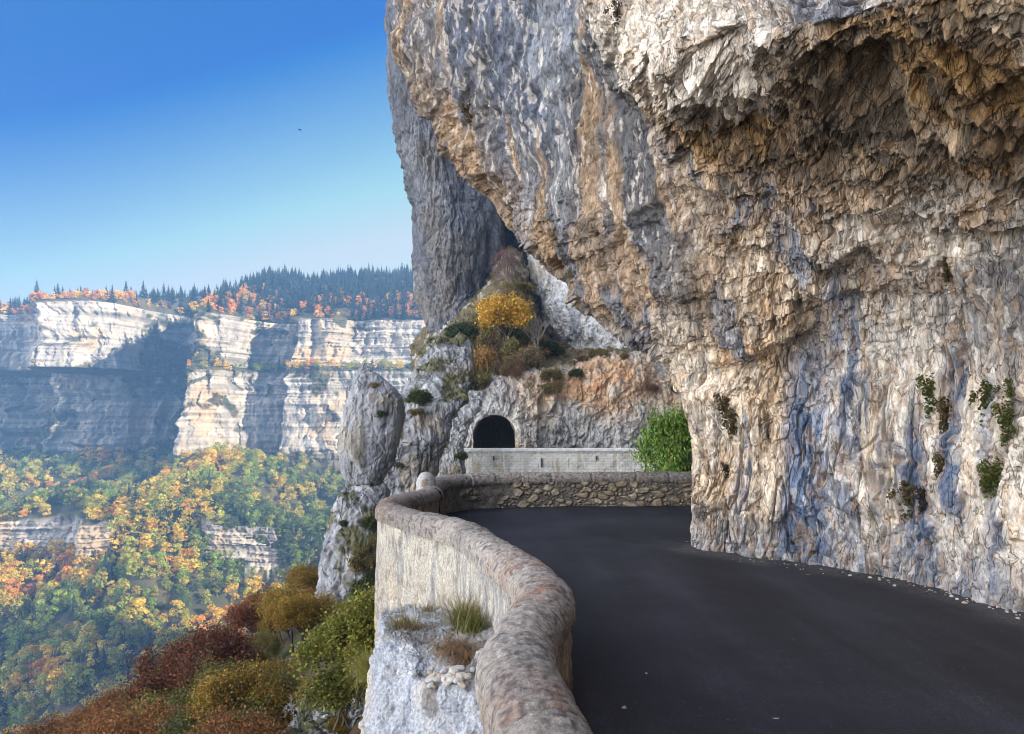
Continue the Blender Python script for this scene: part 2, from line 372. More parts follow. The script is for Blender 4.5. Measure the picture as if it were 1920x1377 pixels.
    # roof: ochre and dark brown, broken blocks each with a tone of its own
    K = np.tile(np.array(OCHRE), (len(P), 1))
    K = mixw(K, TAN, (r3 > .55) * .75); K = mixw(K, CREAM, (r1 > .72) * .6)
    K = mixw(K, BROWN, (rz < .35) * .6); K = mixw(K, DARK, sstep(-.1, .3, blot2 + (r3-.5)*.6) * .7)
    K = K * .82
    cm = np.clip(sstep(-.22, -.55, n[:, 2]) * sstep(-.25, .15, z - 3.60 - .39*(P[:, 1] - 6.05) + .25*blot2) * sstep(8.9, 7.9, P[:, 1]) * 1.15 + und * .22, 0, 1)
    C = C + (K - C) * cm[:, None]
    # pale lip of the roof
    K_ = None
    lip = sstep(1085, 1150, px + 20*wob[:,0]) * sstep(1470, 1380, px) * sstep(225, 170, py + .30*(1300-px) + 25*wob[:,1]) * vis * (P[:,1] < 9)
    C = mixw(C, WHITE, lip * .75 * (1 - .6*sstep(.1, .4, blot)))
    C = C * (0.58 + 0.52*r2 + .20*rz + .14*rx)[:, None]
    C = mixw(C, TAN, (re > .72)*(1-slab)*.35); C = mixw(C, WHITE, (re < .16)*(1-ceil)*.4)
    V = P + n * d[:, None]; V[:, 2] += T
    o = mesh("overhanging_cliff", V, gridfaces(nv, nu), M_ROCK, C)
    tag(o, "huge near limestone cliff overhanging the road like a half tunnel", "cliff", kind="structure")
    return V
CLIFF_V = near_cliff()

def rock_tube(name, prof, mat, seed, depth=0.8, nseg=220, rows=60, amp=0.25, size=1.0, palette=None, moss=0.0, mosscol=(0.10, 0.095, 0.035), close=True, parent=None, vstretch=0.5):
    """free-standing rock whose outline is (py, px_left, px_right, Y) from the top down"""
    L = np.array([at(p[1], p[0], p[3]) for p in prof]); R = np.array([at(p[2], p[0], p[3]) for p in prof])
    cen = (L + R) / 2; hw = (R - L)[:, 0] / 2
    prof3 = np.concatenate([cen, hw[:, None]], 1)
    D = spline(prof3, [rows] * (len(prof) - 1))
    th = np.linspace(0, 2*np.pi, nseg, endpoint=False)
    ct, st = np.cos(th), np.sin(th)
    sq = lambda c: np.sign(c) * np.abs(c) ** 0.8
    G = np.stack([D[:, None, 0] + D[:, None, 3] * sq(ct), D[:, None, 1] + depth * D[:, None, 3] * sq(st), np.repeat(D[:, None, 2], nseg, 1)], 2)
    nv, nu, _ = G.shape
    Nn = normals(G, True); cc = np.repeat(D[:, None, :3], nseg, 1)
    if ((G - cc) * Nn).sum() < 0: Nn = -Nn
    P = G.reshape(-1, 3); n = Nn.reshape(-1, 3)
    d, C = rock_detail(P, n, seed, amp, size, palette, moss, mosscol, vstretch)
    d = d + rock_detail(P, n, seed+50, amp*.38, size*.32, vstretch=.6)[0]
    V = P + n * d[:, None]
    F = gridfaces(nv, nu, True)
    if close:
        top = V[:nu].mean(0)
        V = np.concatenate([V, top[None]]); C = np.concatenate([C, C[:1]])
        i = np.arange(nu)
        F = np.concatenate([F, np.stack([i, (i+1) % nu, np.full(nu, len(V)-1), np.full(nu, len(V)-1)], 1)])
        # degenerate quads become triangles through validate
    o = mesh(name, V, F, mat, C, parent=parent)
    o.data.validate()
    return o, V
def rock_detail(P, n, seed, amp, size, palette=None, moss=0.0, mosscol=(0.1, 0.095, 0.035), vstretch=0.5):
    wob = np.stack([fbm(P/size/1.5, seed+1, 3), fbm(P/size/1.5, seed+2, 3), fbm(P/size/1.5, seed+3, 3)], 1)
    W = (P + wob * size * .35) * np.array([1, 1, vstretch])
    f1, r1, e1 = facets(W / size, seed+4, 0.9)
    f2, r2, e2 = facets(W / size / .3, seed+5, 1.1, .15, .6)
    flute = fbm(np.stack([P[:,0]/size/.5, P[:,1]/size/.5, P[:,2]/size/6], 1) + wob*.2, seed+6, 4)
    d = amp * (0.8 * fbm(P / size / 2.2, seed+7, 4) + 0.42 * f1 + 0.20 * f2 - .22*sstep(.12, 0, e1) - .10*sstep(.12, 0, e2) + 0.5 * flute)
    pal = palette or [(0.32, 0.325, 0.34), (0.22, 0.23, 0.26), (0.43, 0.425, 0.41), (0.28, 0.22, 0.15)]
    C = np.tile(np.array(pal[0]), (len(P), 1))
    b = fbm(P / size / 1.2 + wob, seed+8, 4)
    C = mixw(C, pal[1], sstep(-.1, .3, fbm(np.stack([P[:,0]/size/.6, P[:,1]/size/.6, P[:,2]/size/4.], 1)+wob*.3, seed+9, 4)) * .9)
    C = mixw(C, pal[2], sstep(.0, .4, b) * .8)
    C = mixw(C, pal[3], sstep(.12, .45, fbm(P / size / 2. + 9, seed+10, 4) + (r1-.5)*.3) * .7)
    C = mixw(C, (.07, .065, .06), sstep(.25, .5, fbm(P / size / np.array([.35, .35, .8]) + wob, seed+11, 4)) * .6)
    if moss > 0:
        mm = sstep(.05, .3, fbm(P / size / .9 + 3, seed+12, 4) + .55*(n[:, 2]) - .45 + moss)
        C = mixw(C, mosscol, mm * .9)
    return d, C * (0.82 + 0.2*r1 + .16*r2)[:, None]

# the rock pinnacle, its base, the buttresses left of the tunnel
Yp = 30.
pin, PIN_V = rock_tube("rock_pinnacle", [(681,681,685,Yp),(690,676,692,Yp),(700,671,708,Yp),(716,665,730,Yp),(735,657,748,Yp),(760,648,757,Yp),(800,638,752,Yp),(824,636,748,Yp),(866,640,738,Yp),(893,644,722,Yp),(905,653,714,Yp),(909,668,700,Yp)], M_SLAB, 110, amp=.12, size=.62, moss=.0, palette=[(.29,.295,.315),(.20,.21,.24),(.38,.375,.37),(.25,.22,.17)], rows=34, nseg=260)
tag(pin, "pointed grey rock pinnacle with mossy top standing left of the tunnel", "rock pinnacle")
pb, PB_V = rock_tube("rock_buttress", [(900,655,712,30.2),(912,641,722,30),(938,632,730,29.5),(1000,609,735,29),(1060,600,740,28.5),(1110,594,745,28),(1160,591,745,28),(1213,593,745,28),(1260,600,745,28),(1500,590,760,28)], M_MID, 120, amp=.25, size=1.0, moss=.16, rows=38, nseg=260)
tag(pb, "grey limestone buttress below the pinnacle with grassy streaks", "rock buttress", kind="structure")
b1, B1_V = rock_tube("rock_buttress", [(632,806,870,44),(655,790,885,43),(690,776,890,42),(738,760,880,40),(760,735,870,39),(785,720,850,38.5),(820,712,838,38),(863,702,826,38),(900,702,818,38),(960,702,810,38),(1200,690,810,38)], M_MID, 130, amp=.32, size=1.2, moss=.10, rows=40, nseg=260, depth=.7)
tag(b1, "pale grey fluted buttress between the pinnacle and the tunnel", "rock buttress", kind="structure")
b2, B2_V = rock_tube("rock_buttress", [(735,866,900,55),(752,846,905,54),(783,818,890,53),(800,811,878,53),(838,801,868,52),(882,798,872,52),(950,796,885,52),(1100,790,890,52)], M_MID, 140, amp=.32, size=1.1, moss=.04, rows=40, nseg=240, depth=.6,
    palette=[(0.46,0.455,0.45),(0.34,0.345,0.37),(0.58,0.56,0.53),(0.36,0.28,0.18)])
tag(b2, "knobbly pale rock at the left end of the white wall", "rock buttress", kind="structure")

def tunnel_cliff():
    pxs = [770, 815, 850, 890, 930, 970, 1030, 1100, 1180, 1260, 1340, 1450, 1800]
    Yb  = [66, 62, 60.8, 60.3, 60.2, 60.3, 60.8, 61.5, 61.2, 62.5, 62, 61, 56]
    top = [730, 722, 712, 705, 698, 690, 682, 672, 665, 668, 650, 620, 600]
    rows = []
    rows.append([at(p, 930, y) for p, y in zip(pxs, Yb)])
    rows.append([at(p, 838, y) for p, y in zip(pxs, Yb)])
    rows.append([at(p, lerp(838, t, .45), y + .2) for p, y, t in zip(pxs, Yb, top)])
    rows.append([at(p, lerp(838, t, .8), y + .9) for p, y, t in zip(pxs, Yb, top)])
    rows.append([at(p, t, y + 2.6) for p, y, t in zip(pxs, Yb, top)])
    sl = [700, 672, 655, 640, 622, 620, 655, 662, 658, 660, 630, 590, 560]
    rows.append([at(p, s, y + 11) for p, y, s in zip(pxs, Yb, sl)])
    sl2 = [668, 640, 612, 585, 545, 535, 640, 657, 655, 655, 620, 580, 550]
    rows.append([at(p, s, y + 22) for p, y, s in zip(pxs, Yb, sl2)])
    sl3 = [640, 600, 570, 530, 490, 470, 630, 655, 653, 653, 610, 570, 540]
    rows.append([at(p, s, y + 34) for p, y, s in zip(pxs, Yb, sl3)])
    G = net(np.array(rows), [24, 40, 46, 46, 46, 60, 60, 66, 66, 50, 40, 30], [26, 60, 60, 50, 50, 40, 30])
    nv, nu, _ = G.shape
    Nn = normals(G)
    if Nn[60, 200] @ np.array([0, -1, 0]) < 0: Nn = -Nn
    P = G.reshape(-1, 3); n = Nn.reshape(-1, 3); px, py = proj(P)
    d, C = rock_detail(P, n, 150, .75, 2.0, [(0.48,0.45,0.41),(0.37,0.37,0.38),(0.58,0.55,0.50),(0.47,0.31,0.17)], vstretch=.6)
    d2, _ = rock_detail(P, n, 155, .3, .8, vstretch=.7)
    d = d + d2
    ob = fbm(P / 2.2, 160, 4)
    tanz = sstep(955, 1010, px + 25*ob)*sstep(815, 760, py + 40*ob)
    C = mixw(C, (.56, .43, .28), tanz*.65*sstep(-.4, .1, ob+.1)); C = mixw(C, (.62, .57, .49), tanz*sstep(.1, .35, fbm(P/1.2+5, 162, 4))*.8)
    # orange patch right of the tunnel, grey patch left
    ob = fbm(P / 2.2, 160, 4)
    m = np.exp(-((px - 1130 + 0)/130)**2) * np.exp(-((py - 715)/62)**2)
    C = mixw(C, (0.52, 0.27, 0.12), np.clip(m * .85 * sstep(-.25, .25, ob + .1), 0, 1))
    m = sstep(975, 900, px + 20*ob)
    C = mixw(C, (0.42, 0.42, 0.43), m * .6)
    m = sstep(760, 815, py + 25*ob) * sstep(980, 1100, px)
    C = mixw(C, (0.44, 0.43, 0.42), m * .55)
    # vegetated slope above the edge
    vv = np.repeat(np.arange(nv), nu)
    sl = sstep(26+60+60+38, 26+60+60+60, vv + 10*ob)
    C = mixw(C, (0.13, 0.105, 0.055), sl * sstep(-.35, .0, fbm(P/1.6, 161, 4) + .12))
    # portal
    xc, zb, hw, sp = (927 - CX)/FPX*60.2, -1.0, 1.66, 1.5
    X, Z = P[:, 0] - xc, P[:, 2] - zb
    r = np.where(Z > sp, np.sqrt((X/1.0)**2 + ((Z-sp)*1.0)**2), np.abs(X))
    front = (vv < 26+60+60+30)
    d = d * np.where(front, sstep(hw - .1, hw + .45, r), 1)
    V = P + n * d[:, None]
    F = gridfaces(nv, nu)
    inside = (r < hw) & (Z < sp + hw) & front
    F = F[~inside[F].any(1)]
    o = mesh("tunnel_cliff", V, F, M_MID, C)
    tag(o, "orange and grey cliff pierced by the dark road tunnel", "cliff", kind="structure")
    # tunnel bore
    a = np.concatenate([[[hw, -1.0], [hw, sp*.5]], [[hw*math.cos(t), sp + hw*math.sin(t)] for t in np.linspace(0, math.pi, 40)], [[-hw, sp*.5], [-hw, -1.0]]])
    t = np.linspace(0, 1, len(a)*3); 
    ys = np.concatenate([[60.0, 60.36], np.linspace(60.5, 100, 110)])
    G = np.zeros((len(ys), len(a), 3))
    for i, y in enumerate(ys):
        k = 1.05 if i == 0 else 1.0
        G[i, :, 0] = xc + a[:, 0]*k + (y-60)**2*.004; G[i, :, 1] = y + (0.35 if i == 0 else 0); G[i, :, 2] = zb + a[:, 1] * (k if i == 0 else 1)
    P = G.reshape(-1, 3)
    dd = fbm(P/.6, 170, 4) * .22; dd[:len(a)*2] *= .8
    cen = np.stack([xc + (P[:,1]-60)**2*.004, P[:,1], np.full(len(P), zb+1.4)], 1)
    nn = cen - P; nn[:,1] = 0; nn /= np.linalg.norm(nn, axis=1)[:, None]
    P = P + nn * dd[:, None]
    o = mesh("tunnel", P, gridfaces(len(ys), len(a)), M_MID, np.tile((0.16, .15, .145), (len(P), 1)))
    tag(o, "dark arched road tunnel bored through the grey cliff", "tunnel", kind="structure")
    return V
TUN_V = tunnel_cliff()

def pillar_cliff():
    rows = []
    Y0 = 92.
    lx = [(760,812),(690,806),(640,803),(610,798),(560,786),(500,778),(440,775),(360,765),(270,745),(160,733),(0,728),(-250,722),(-700,730)]
    for py, l in lx:
        rows.append([at(l + 60, py, Y0 + 22), at(l + 12, py, Y0 + 8), at(l, py, Y0 + 2), at(l + 22, py, Y0 - 3), at(l + 75, py, Y0 - 4.5), at(l + 140, py, Y0 - 2), at(l + 172, py, Y0 + 3), at(l + 205, py, Y0 + 16), at(l + 300, py, Y0 + 24), at(l + 600, py, Y0 + 30)])
    G = net(np.array(rows), [16, 20, 36, 66, 80, 50, 36, 30, 16], [20, 30, 30, 36, 40, 40, 50, 50, 50, 50, 40, 20])
    nv, nu, _ = G.shape; Nn = normals(G)
    if Nn[nv//2, nu//2] @ np.array([0, -1, 0]) < 0: Nn = -Nn
    P = G.reshape(-1, 3); n = Nn.reshape(-1, 3)
    d, C = rock_detail(P, n, 180, 1.1, 4.0, [(0.15,0.156,0.18),(0.105,0.11,0.13),(0.22,0.222,0.23),(0.15,0.135,0.12)], vstretch=.45)
    d2, _ = rock_detail(P, n, 185, .35, 1.2, vstretch=.5)
    V = P + n * (d + d2)[:, None]
    o = mesh("pillar_cliff", V, gridfaces(nv, nu), M_MID, C)
    tag(o, "tall smooth blue grey cliff pillar behind the overhang", "cliff", kind="structure")
    # pale cliff right of the gully
    o, V2 = rock_tube("pale_cliff", [(250,985,1500,96),(400,988,1500,95),(465,992,1500,94),(525,997,1500,93),(570,1010,1500,92),(615,1027,1500,91),(640,1048,1500,90),(662,1072,1480,89),(720,1080,1480,88)], M_MID, 190, amp=.7, size=2.4, depth=.55, rows=40, nseg=520,
        palette=[(0.62,0.62,0.63),(0.36,0.38,0.43),(0.74,0.73,0.70),(0.45,0.38,0.29)], vstretch=.3)
    tag(o, "pale streaked cliff right of the wooded gully", "cliff", kind="structure")
    return V
PIL_V = pillar_cliff()

# ------------------------------------------------------------------ road
path = np.array([(-1.5,-12),(-1.4,-3),(-.9,-.9),(-.25,.1),(.12,.9),(.22,1.7),(.15,2.385),(.07,2.9),(.02,3.43),(.115,4.12),(.215,4.68),(.10,5.43),(-.18,6.42),(-.45,7.37),(-.90,8.09),(-1.35,8.86),(-1.54,9.35),(-1.57,10.1),(-1.42,10.7),(-1.24,11.3)], float)
fpath = np.array([(-1.24,11.3),(-1.36,12.2),(-1.32,13.2),(-.95,13.95),(-.3,14.35),(.6,14.55),(1.8,14.68),(3.7,14.75),(8,14.9),(16,15.6)], float)
def dense(p, step):
    D = spline(p, [60]*(len(p)-1)); s = np.concatenate([[0], np.cumsum(np.linalg.norm(np.diff(D, axis=0), axis=1))])
    n = max(8, int(s[-1]/step)); t = np.linspace(0, s[-1], n)
    return np.stack([np.interp(t, s, D[:,0]), np.interp(t, s, D[:,1])], 1), t
def inpoly(x, y, poly):
    c = np.zeros(x.shape, bool); j = len(poly)-1
    for i in range(len(poly)):
        xi, yi = poly[i]; xj, yj = poly[j]
        m = ((yi > y) != (yj > y)) & (x < (xj-xi)*(y-yi)/((yj-yi) or 1e-9)+xi)
        c ^= m; j = i
    return c
def road():
    a, _ = dense(path, .1); b, _ = dense(fpath, .1)
    poly = np.concatenate([a, b, [(40, 15.8), (40, -12)]])
    xs = np.concatenate([np.arange(-2, 6.2, .06), np.arange(6.2, 30, .6)]); ys = np.concatenate([np.arange(-12, 2, .5), np.arange(2, 16.2, .06)])
    X, Y = np.meshgrid(xs, ys)
    P = np.stack([X.ravel(), Y.ravel(), np.zeros(X.size)], 1)
    hump = np.exp(-(((X-2.0)/1.1)**2 + ((Y-11.3)/.8)**2))
    Z = .02*fbm(P/2.5, 3, 3).reshape(X.shape) + .012*fbm(P/.6, 4, 3).reshape(X.shape) + .07*hump + .05*sstep(.9, 0.2, np.abs(X - 2.7))*sstep(10.3, 9, Y)*0
    P[:, 2] = Z.ravel()
    F = gridfaces(len(ys), len(xs)); cen = P[F].mean(1)
    F = F[inpoly(cen[:,0], cen[:,1], poly)]
    m, n, bs = nodes("asphalt")
    tc = n.nodes.new("ShaderNodeTexCoord")
    g = N(n, "ShaderNodeTexNoise", Scale=105.0, Detail=6.0, Roughness=.8); n.links.new(tc.outputs["Object"], g.inputs["Vector"])
    gr = ramp(n, g.outputs["Fac"], [(.35, (.005, .0052, .0085)), (.55, (.013, .0128, .0195)), (.68, (.075, .068, .08))])
    l = N(n, "ShaderNodeTexNoise", Scale=.7, Detail=5.0); n.links.new(tc.outputs["Object"], l.inputs["Vector"])
    lr = ramp(n, l.outputs["Fac"], [(.35, .7), (.65, 1.25)])
    mpw = N(n, "ShaderNodeMapping"); mpw.inputs["Scale"].default_value = (1.6, .25, 1); mpw.inputs["Rotation"].default_value = (0, 0, .5); n.links.new(tc.outputs["Object"], mpw.inputs[0])
    w2 = N(n, "ShaderNodeTexNoise", Scale=1.1, Detail=6.0, Roughness=.6); n.links.new(mpw.outputs[0], w2.inputs["Vector"])
    wr = ramp(n, w2.outputs["Fac"], [(.3, .6), (.5, 1.0), (.7, 1.8)])
    sp2 = N(n, "ShaderNodeTexNoise", Scale=38.0, Detail=3.0, Roughness=.5); n.links.new(tc.outputs["Object"], sp2.inputs["Vector"])
    sr = ramp(n, sp2.outputs["Fac"], [(.665, 0.), (.72, 1.)])
    cc = mixc(n, mixc(n, gr, lr), wr)
    at_ = N(n, "ShaderNodeAttribute", _attribute_name="Col")
    gd = N(n, "ShaderNodeTexNoise", Scale=26.0, Detail=6.0, Roughness=.75); n.links.new(tc.outputs["Object"], gd.inputs["Vector"])
    gdr = ramp(n, gd.outputs["Fac"], [(.42, 0.), (.62, 1.)])
    c2 = mixc(n, cc, (.065, .056, .06), sr, 'MIX')
    sc_ = n.nodes.new("ShaderNodeSeparateColor"); n.links.new(at_.outputs["Color"], sc_.inputs[0])
    c2 = mixc(n, c2, mixc(n, c2, (.42, .42, .45)), sc_.outputs[1], 'MIX')
    n.links.new(mixc(n, c2, (.115, .105, .095), mixc(n, sc_.outputs[0], gdr), 'MIX'), bs.inputs["Base Color"])
    bs.inputs["Roughness"].default_value = .78; bs.inputs["Specular IOR Level"].default_value = .35
    bp = N(n, "ShaderNodeBump", Strength=.5, Distance=.006); n.links.new(g.outputs["Fac"], bp.inputs["Height"]); n.links.new(bp.outputs[0], bs.inputs["Normal"])
    ft = np.array([(2.37,9.65),(2.72,9.25),(3.07,8.95),(3.5,8.6),(4.07,7.8),(4.4,6.4),(5.4,2.6),(5.9,-6)]); dist = np.full(len(P), 9.)
    for a_, b_ in zip(ft[:-1], ft[1:]):
        t_ = np.clip(((P[:, :2]-a_) @ (b_-a_))/((b_-a_) @ (b_-a_)), 0, 1); dist = np.minimum(dist, np.linalg.norm(P[:, :2] - a_ - t_[:, None]*(b_-a_), axis=1))
    dust = sstep(.55, .08, dist + .35*fbm(P/.35, 6, 4)) * .75
    q_ = np.hypot((P[:,0]-2.6)/1.5, (P[:,1]-11.1)/1.15) + .18*fbm(P/.8, 7, 3)
    patch = np.clip(sstep(1.0, .9, q_)*.45 + .8*np.exp(-((q_-.97)/.07)**2) + .55*np.exp(-((np.abs(P[:,0] - .55*np.sin(P[:,1]*.35) - 2.0 + .1*fbm(P/1.5, 8, 2)))/.035)**2)*sstep(10, 9, P[:,1]), 0, 1)
    tag(mesh("road", P, F, m, np.stack([dust, patch, 0*dust], 1), smooth=True), "dark fresh asphalt road curving under the overhang", "road", kind="structure")
    # stretch of road in front of the tunnel
    q = []
    for y in np.linspace(56.4, 64, 12):
        for x in np.linspace(-5, 40, 40): q.append((x, y, -1.0 + .03*math.sin(x+y)))
    tag(mesh("road", np.array(q), gridfaces(12, 40), m), "road behind the white wall at the tunnel mouth", "road", kind="structure")
road()

# ------------------------------------------------------------------ parapets
def tangents(p):
    t = np.gradient(p, axis=0); t /= np.linalg.norm(t, axis=1)[:, None]; return t, np.stack([-t[:,1], t[:,0]], 1)   # left normal = valley side
def coping(p, s, ztop, hw, hh, seed, seglen, parent, extra=None, cols_=None):
    t, l = tangents(p)
    th = np.linspace(0, math.pi, 40)
    a = np.concatenate([[(-hw, -.06)], np.stack([-hw*np.cos(th), hh*np.sin(th)**.85], 1), [(hw, -.06)], [(hw*.5, -.07)], [(-hw*.5, -.07)]])
    zt = np.full(len(p), ztop) if extra is None else ztop + extra
    G = np.stack([p[:, None, 0] + l[:, None, 0]*a[None, :, 0]*-1, p[:, None, 1] + l[:, None, 1]*a[None, :, 0]*-1, (zt - hh)[:, None] + a[None, :, 1]], 2)
    ids = np.floor(s / seglen + .25*np.sin(s*1.7)); 
    fr = (s / seglen + .25*np.sin(s*1.7)) % 1.0
    groove = np.exp(-(np.minimum(fr, 1-fr)*seglen/.014)**2)
    P = G.reshape(-1, 3); K = len(a)
    cen = np.stack([np.repeat(p[:,0], K), np.repeat(p[:,1], K), np.repeat(zt-hh, K)], 1)
    n = P - cen; n /= np.maximum(np.linalg.norm(n, axis=1), 1e-6)[:, None]
    rs = np.random.default_rng(seed); off = rs.uniform(-.010, .010, int(ids.max())+3)
    d = .018*fbm(P/.28, seed, 4) + .012*fbm(P/.06, seed+1, 4) - .010*sstep(.25, .5, fbm(P/.03, seed+2, 3)) + np.repeat(off[ids.astype(int)], K) - .022*np.repeat(groove, K)
    V = P + n*d[:, None]
    base = np.tile(np.array((.37, .325, .285)), (len(P), 1))
    lich = fbm(P/.55, seed+3, 4); lich2 = fbm(P/.09, seed+4, 4); sp = fbm(P/.035, seed+5, 3)
    near = sstep(6.5, 4.5, P[:,1]) if cols_ is None else np.zeros(len(P))
    base = mixw(base, (.47, .44, .40), sstep(-.05, .35, lich2 + .3*lich)*.8)
    turn = np.exp(-((P[:,1]-9.3)/.75)**2)
    base = mixw(base, (.30, .16, .10), np.clip(sstep(-.05, .35, .6*lich + .7*lich2 + .35*sp)*(.15+.42*near) + turn*.55*sstep(-.4,.2,lich2), 0, .9))
    base = mixw(base, (.36, .15, .07), sstep(.3, .55, .7*lich + .8*lich2+.3*sp)*.55*near)
    base = mixw(base, (.10, .095, .105), sstep(.10, .4, sp + .3*lich2)*.75)
    tone = rs.uniform(.8, 1.12, int(ids.max())+3)
    base *= .74*np.repeat(tone[ids.astype(int)], K)[:, None]
    base = mixw(base, (.12, .10, .09), np.repeat(groove, K)*.5)
    return mesh("coping", V, gridfaces(len(p), K), M_WALL, base, smooth=True, parent=parent)
def face(name, p, off, z0, z1, seed, parent, kind, dz=.012, zf=None, ztop=None):
    """one side of the wall; off = distance to the valley side (negative = road side)"""
    t, l = tangents(p)
    q = p + l*off
    nz = int((z1-z0)/dz); z = np.linspace(0, 1, nz)
    zb = np.full(len(p), z0) if zf is None else zf
    zt = np.full(len(p), z1) if ztop is None else ztop
    Z = zb[None]*(1-z[:, None]) + zt[None]*z[:, None]
    G = np.stack([np.repeat(q[None, :, 0], nz, 0), np.repeat(q[None, :, 1], nz, 0), Z], 2)
    P = G.reshape(-1, 3); sgn = 1 if off > 0 else -1
    n = np.tile(np.concatenate([l*sgn, np.zeros((len(p), 1))], 1), (nz, 1))
    S = np.tile(np.concatenate([[0], np.cumsum(np.linalg.norm(np.diff(p, axis=0), axis=1))]), nz)
    Q = np.stack([S, np.zeros_like(S), P[:, 2]], 1)
    wob = np.stack([fbm(Q/.3, seed, 3), 0*S, fbm(Q/.3, seed+1, 3)], 1)
    if kind == 'rubble':
        f, r, e = facets((Q + wob*.05)/np.array([.21, 1, .125]) + np.array([0, .5, 0]), seed+2, .25)
        f2, r2, e2 = facets((Q + wob*.05)/np.array([.10, 1, .075]) + np.array([0, .5, 0]), seed+7, .3)
        small = (r < .35)
        e = np.where(small, np.minimum(e2*.6, e+.03), e); rr = np.where(small, r2, r)
        st = sstep(.05, .22, e)
        smear = sstep(.05, -.25, fbm(Q/np.array([.7,1,.4]), seed+9, 3) + .25*(S-3.4))   # mortar smeared over the stones
        st = st * (1 - .85*smear)
        d = .035*st + .008*f + .012*fbm(Q/.05, seed+3, 4)
        stone = np.tile(np.array((.30, .235, .155)), (len(P), 1))
        stone = mixw(stone, (.37, .31, .22), (rr > .7)*.9); stone = mixw(stone, (.20, .165, .13), (rr < .3)*.9)
        C = mixw(np.tile(np.array((.155, .135, .115)), (len(P), 1)), stone, np.zeros(len(P)))
        C = C + (stone - C)*st[:, None]
        C = C*(1 + .5*fbm(Q/.08, seed+4, 3))[:, None]
    elif kind == 'outer':
        f, r, e = facets((Q + wob*.06)/np.array([.13, 1, .22]) + np.array([0, .5, 0]), seed+2, .5)
        low = sstep(.0, -.9, P[:,2] - .22 + .25*fbm(Q/.4, seed+5, 3)) * sstep(3.8+2.6, 7.6+2.6, P[:,1]+2)
        d = .012*fbm(Q/np.array([.05,1,.16]), seed+3, 4) + .02*fbm(Q/.4, seed+4, 3) + .03*low*sstep(.03, .2, e) + .008*low*f
        C = np.tile(np.array((.47, .43, .36)), (len(P), 1))
        C = mixw(C, (.33, .315, .30), sstep(-.1, .3, fbm(Q/np.array([.22, 1, .8]), seed+6, 4)))
        C = mixw(C, (.58, .53, .44), sstep(.05, .35, fbm(Q/np.array([.06, 1, .22]), seed+7, 4))*.8)
        C = mixw(C, (.18, .16, .14), sstep(.2, .42, fbm(Q/np.array([.045, 1, .13]), seed+8, 4))*.65)
        C = mixw(C, (.46, .36, .24), low*(r > .55)*.7)
        C = mixw(C, (.20, .14, .10), low*(1-sstep(.02, .12, e))*.7)
        turn = np.exp(-((P[:,1]-9.6)/.7)**2)*sstep(-.9,.4,P[:,2])
        C = mixw(C, (.22, .19, .165), turn*.5*sstep(-.3, .2, fbm(Q/.12, seed+9, 3)))
        C = C*.80
    else:
        d = .018*fbm(Q/.25, seed+3, 4) + .008*fbm(Q/.05, seed+4, 4)
        C = np.tile(np.array((.20, .155, .12)), (len(P), 1))
        C = mixw(C, (.34, .27, .19), sstep(-.05, .35, fbm(Q/np.array([.15,1,.3]), seed+5, 4)))
        C = mixw(C, (.09, .075, .065), sstep(.1, .4, fbm(Q/np.array([.12,1,.25]), seed+6, 4))*.7)
    V = P + n*d[:, None]
    return mesh(name, V, gridfaces(nz, len(p)), M_WALL, C, parent=parent)
pw = empty("parapet_wall", (0, 3, 0)); pw.location = (0, 0, 0)
tag(pw, "curving roadside parapet with rounded lichen stained coping and rough pale outer face", "wall")
p, s = dense(path[3:], .018)
coping(p, s, .65, .172, .15, 300, .62, pw)
face("outer_face", p, .145, -2.9, .47, 310, pw, 'outer', dz=.016)
face("inner_face", p, -.15, -.1, .47, 320, pw, 'inner', dz=.02)
pf = empty("rubble_wall"); tag(pf, "brown rubble stone parapet on the outside of the far bend", "wall")
p, s = dense(fpath, .018)
rise = .10*sstep(.9, 0, s)
coping(p, s, .66, .185, .15, 330, .68, pf, extra=rise*0, cols_=1)
face("stone_face", p, -.155, -.1, .48, 340, pf, 'rubble', dz=.012)
face("outer_face", p, .15, -2.5, .48, 350, pf, 'outer', dz=.03)
# stone post where the two walls meet
def post():
    c = np.array([-1.33, 11.55]); nz, ns = 70, 60
    t = np.linspace(0, 1, nz); th = np.linspace(0, 2*np.pi, ns, endpoint=False)
    r = np.where(t < .8, .155, .155*np.sqrt(np.maximum(0, 1-((t-.8)/.2)**2)))
    G = np.stack([c[0]+r[:, None]*np.cos(th), c[1]+1.2*r[:, None]*np.sin(th), np.repeat((-.1+.97*t)[:, None], ns, 1)], 2)
    P = G.reshape(-1, 3); d = .02*fbm(P/.15, 360, 4) + .006*fbm(P/.04, 361, 3)
    n = P - np.array([c[0], c[1], 0]); n[:, 2] = 0; n /= np.maximum(np.linalg.norm(n, axis=1), 1e-6)[:, None]
    C = np.tile(np.array((.38, .37, .36)), (len(P), 1)); C = mixw(C, (.24, .20, .17), sstep(0, .3, fbm(P/.12, 362, 4)))
    o = mesh("stone_post", P + n*d[:, None], gridfaces(nz, ns, True), M_WALL, C, smooth=True)
    tag(o, "pale round topped stone post where the two parapets meet", "post")
post()
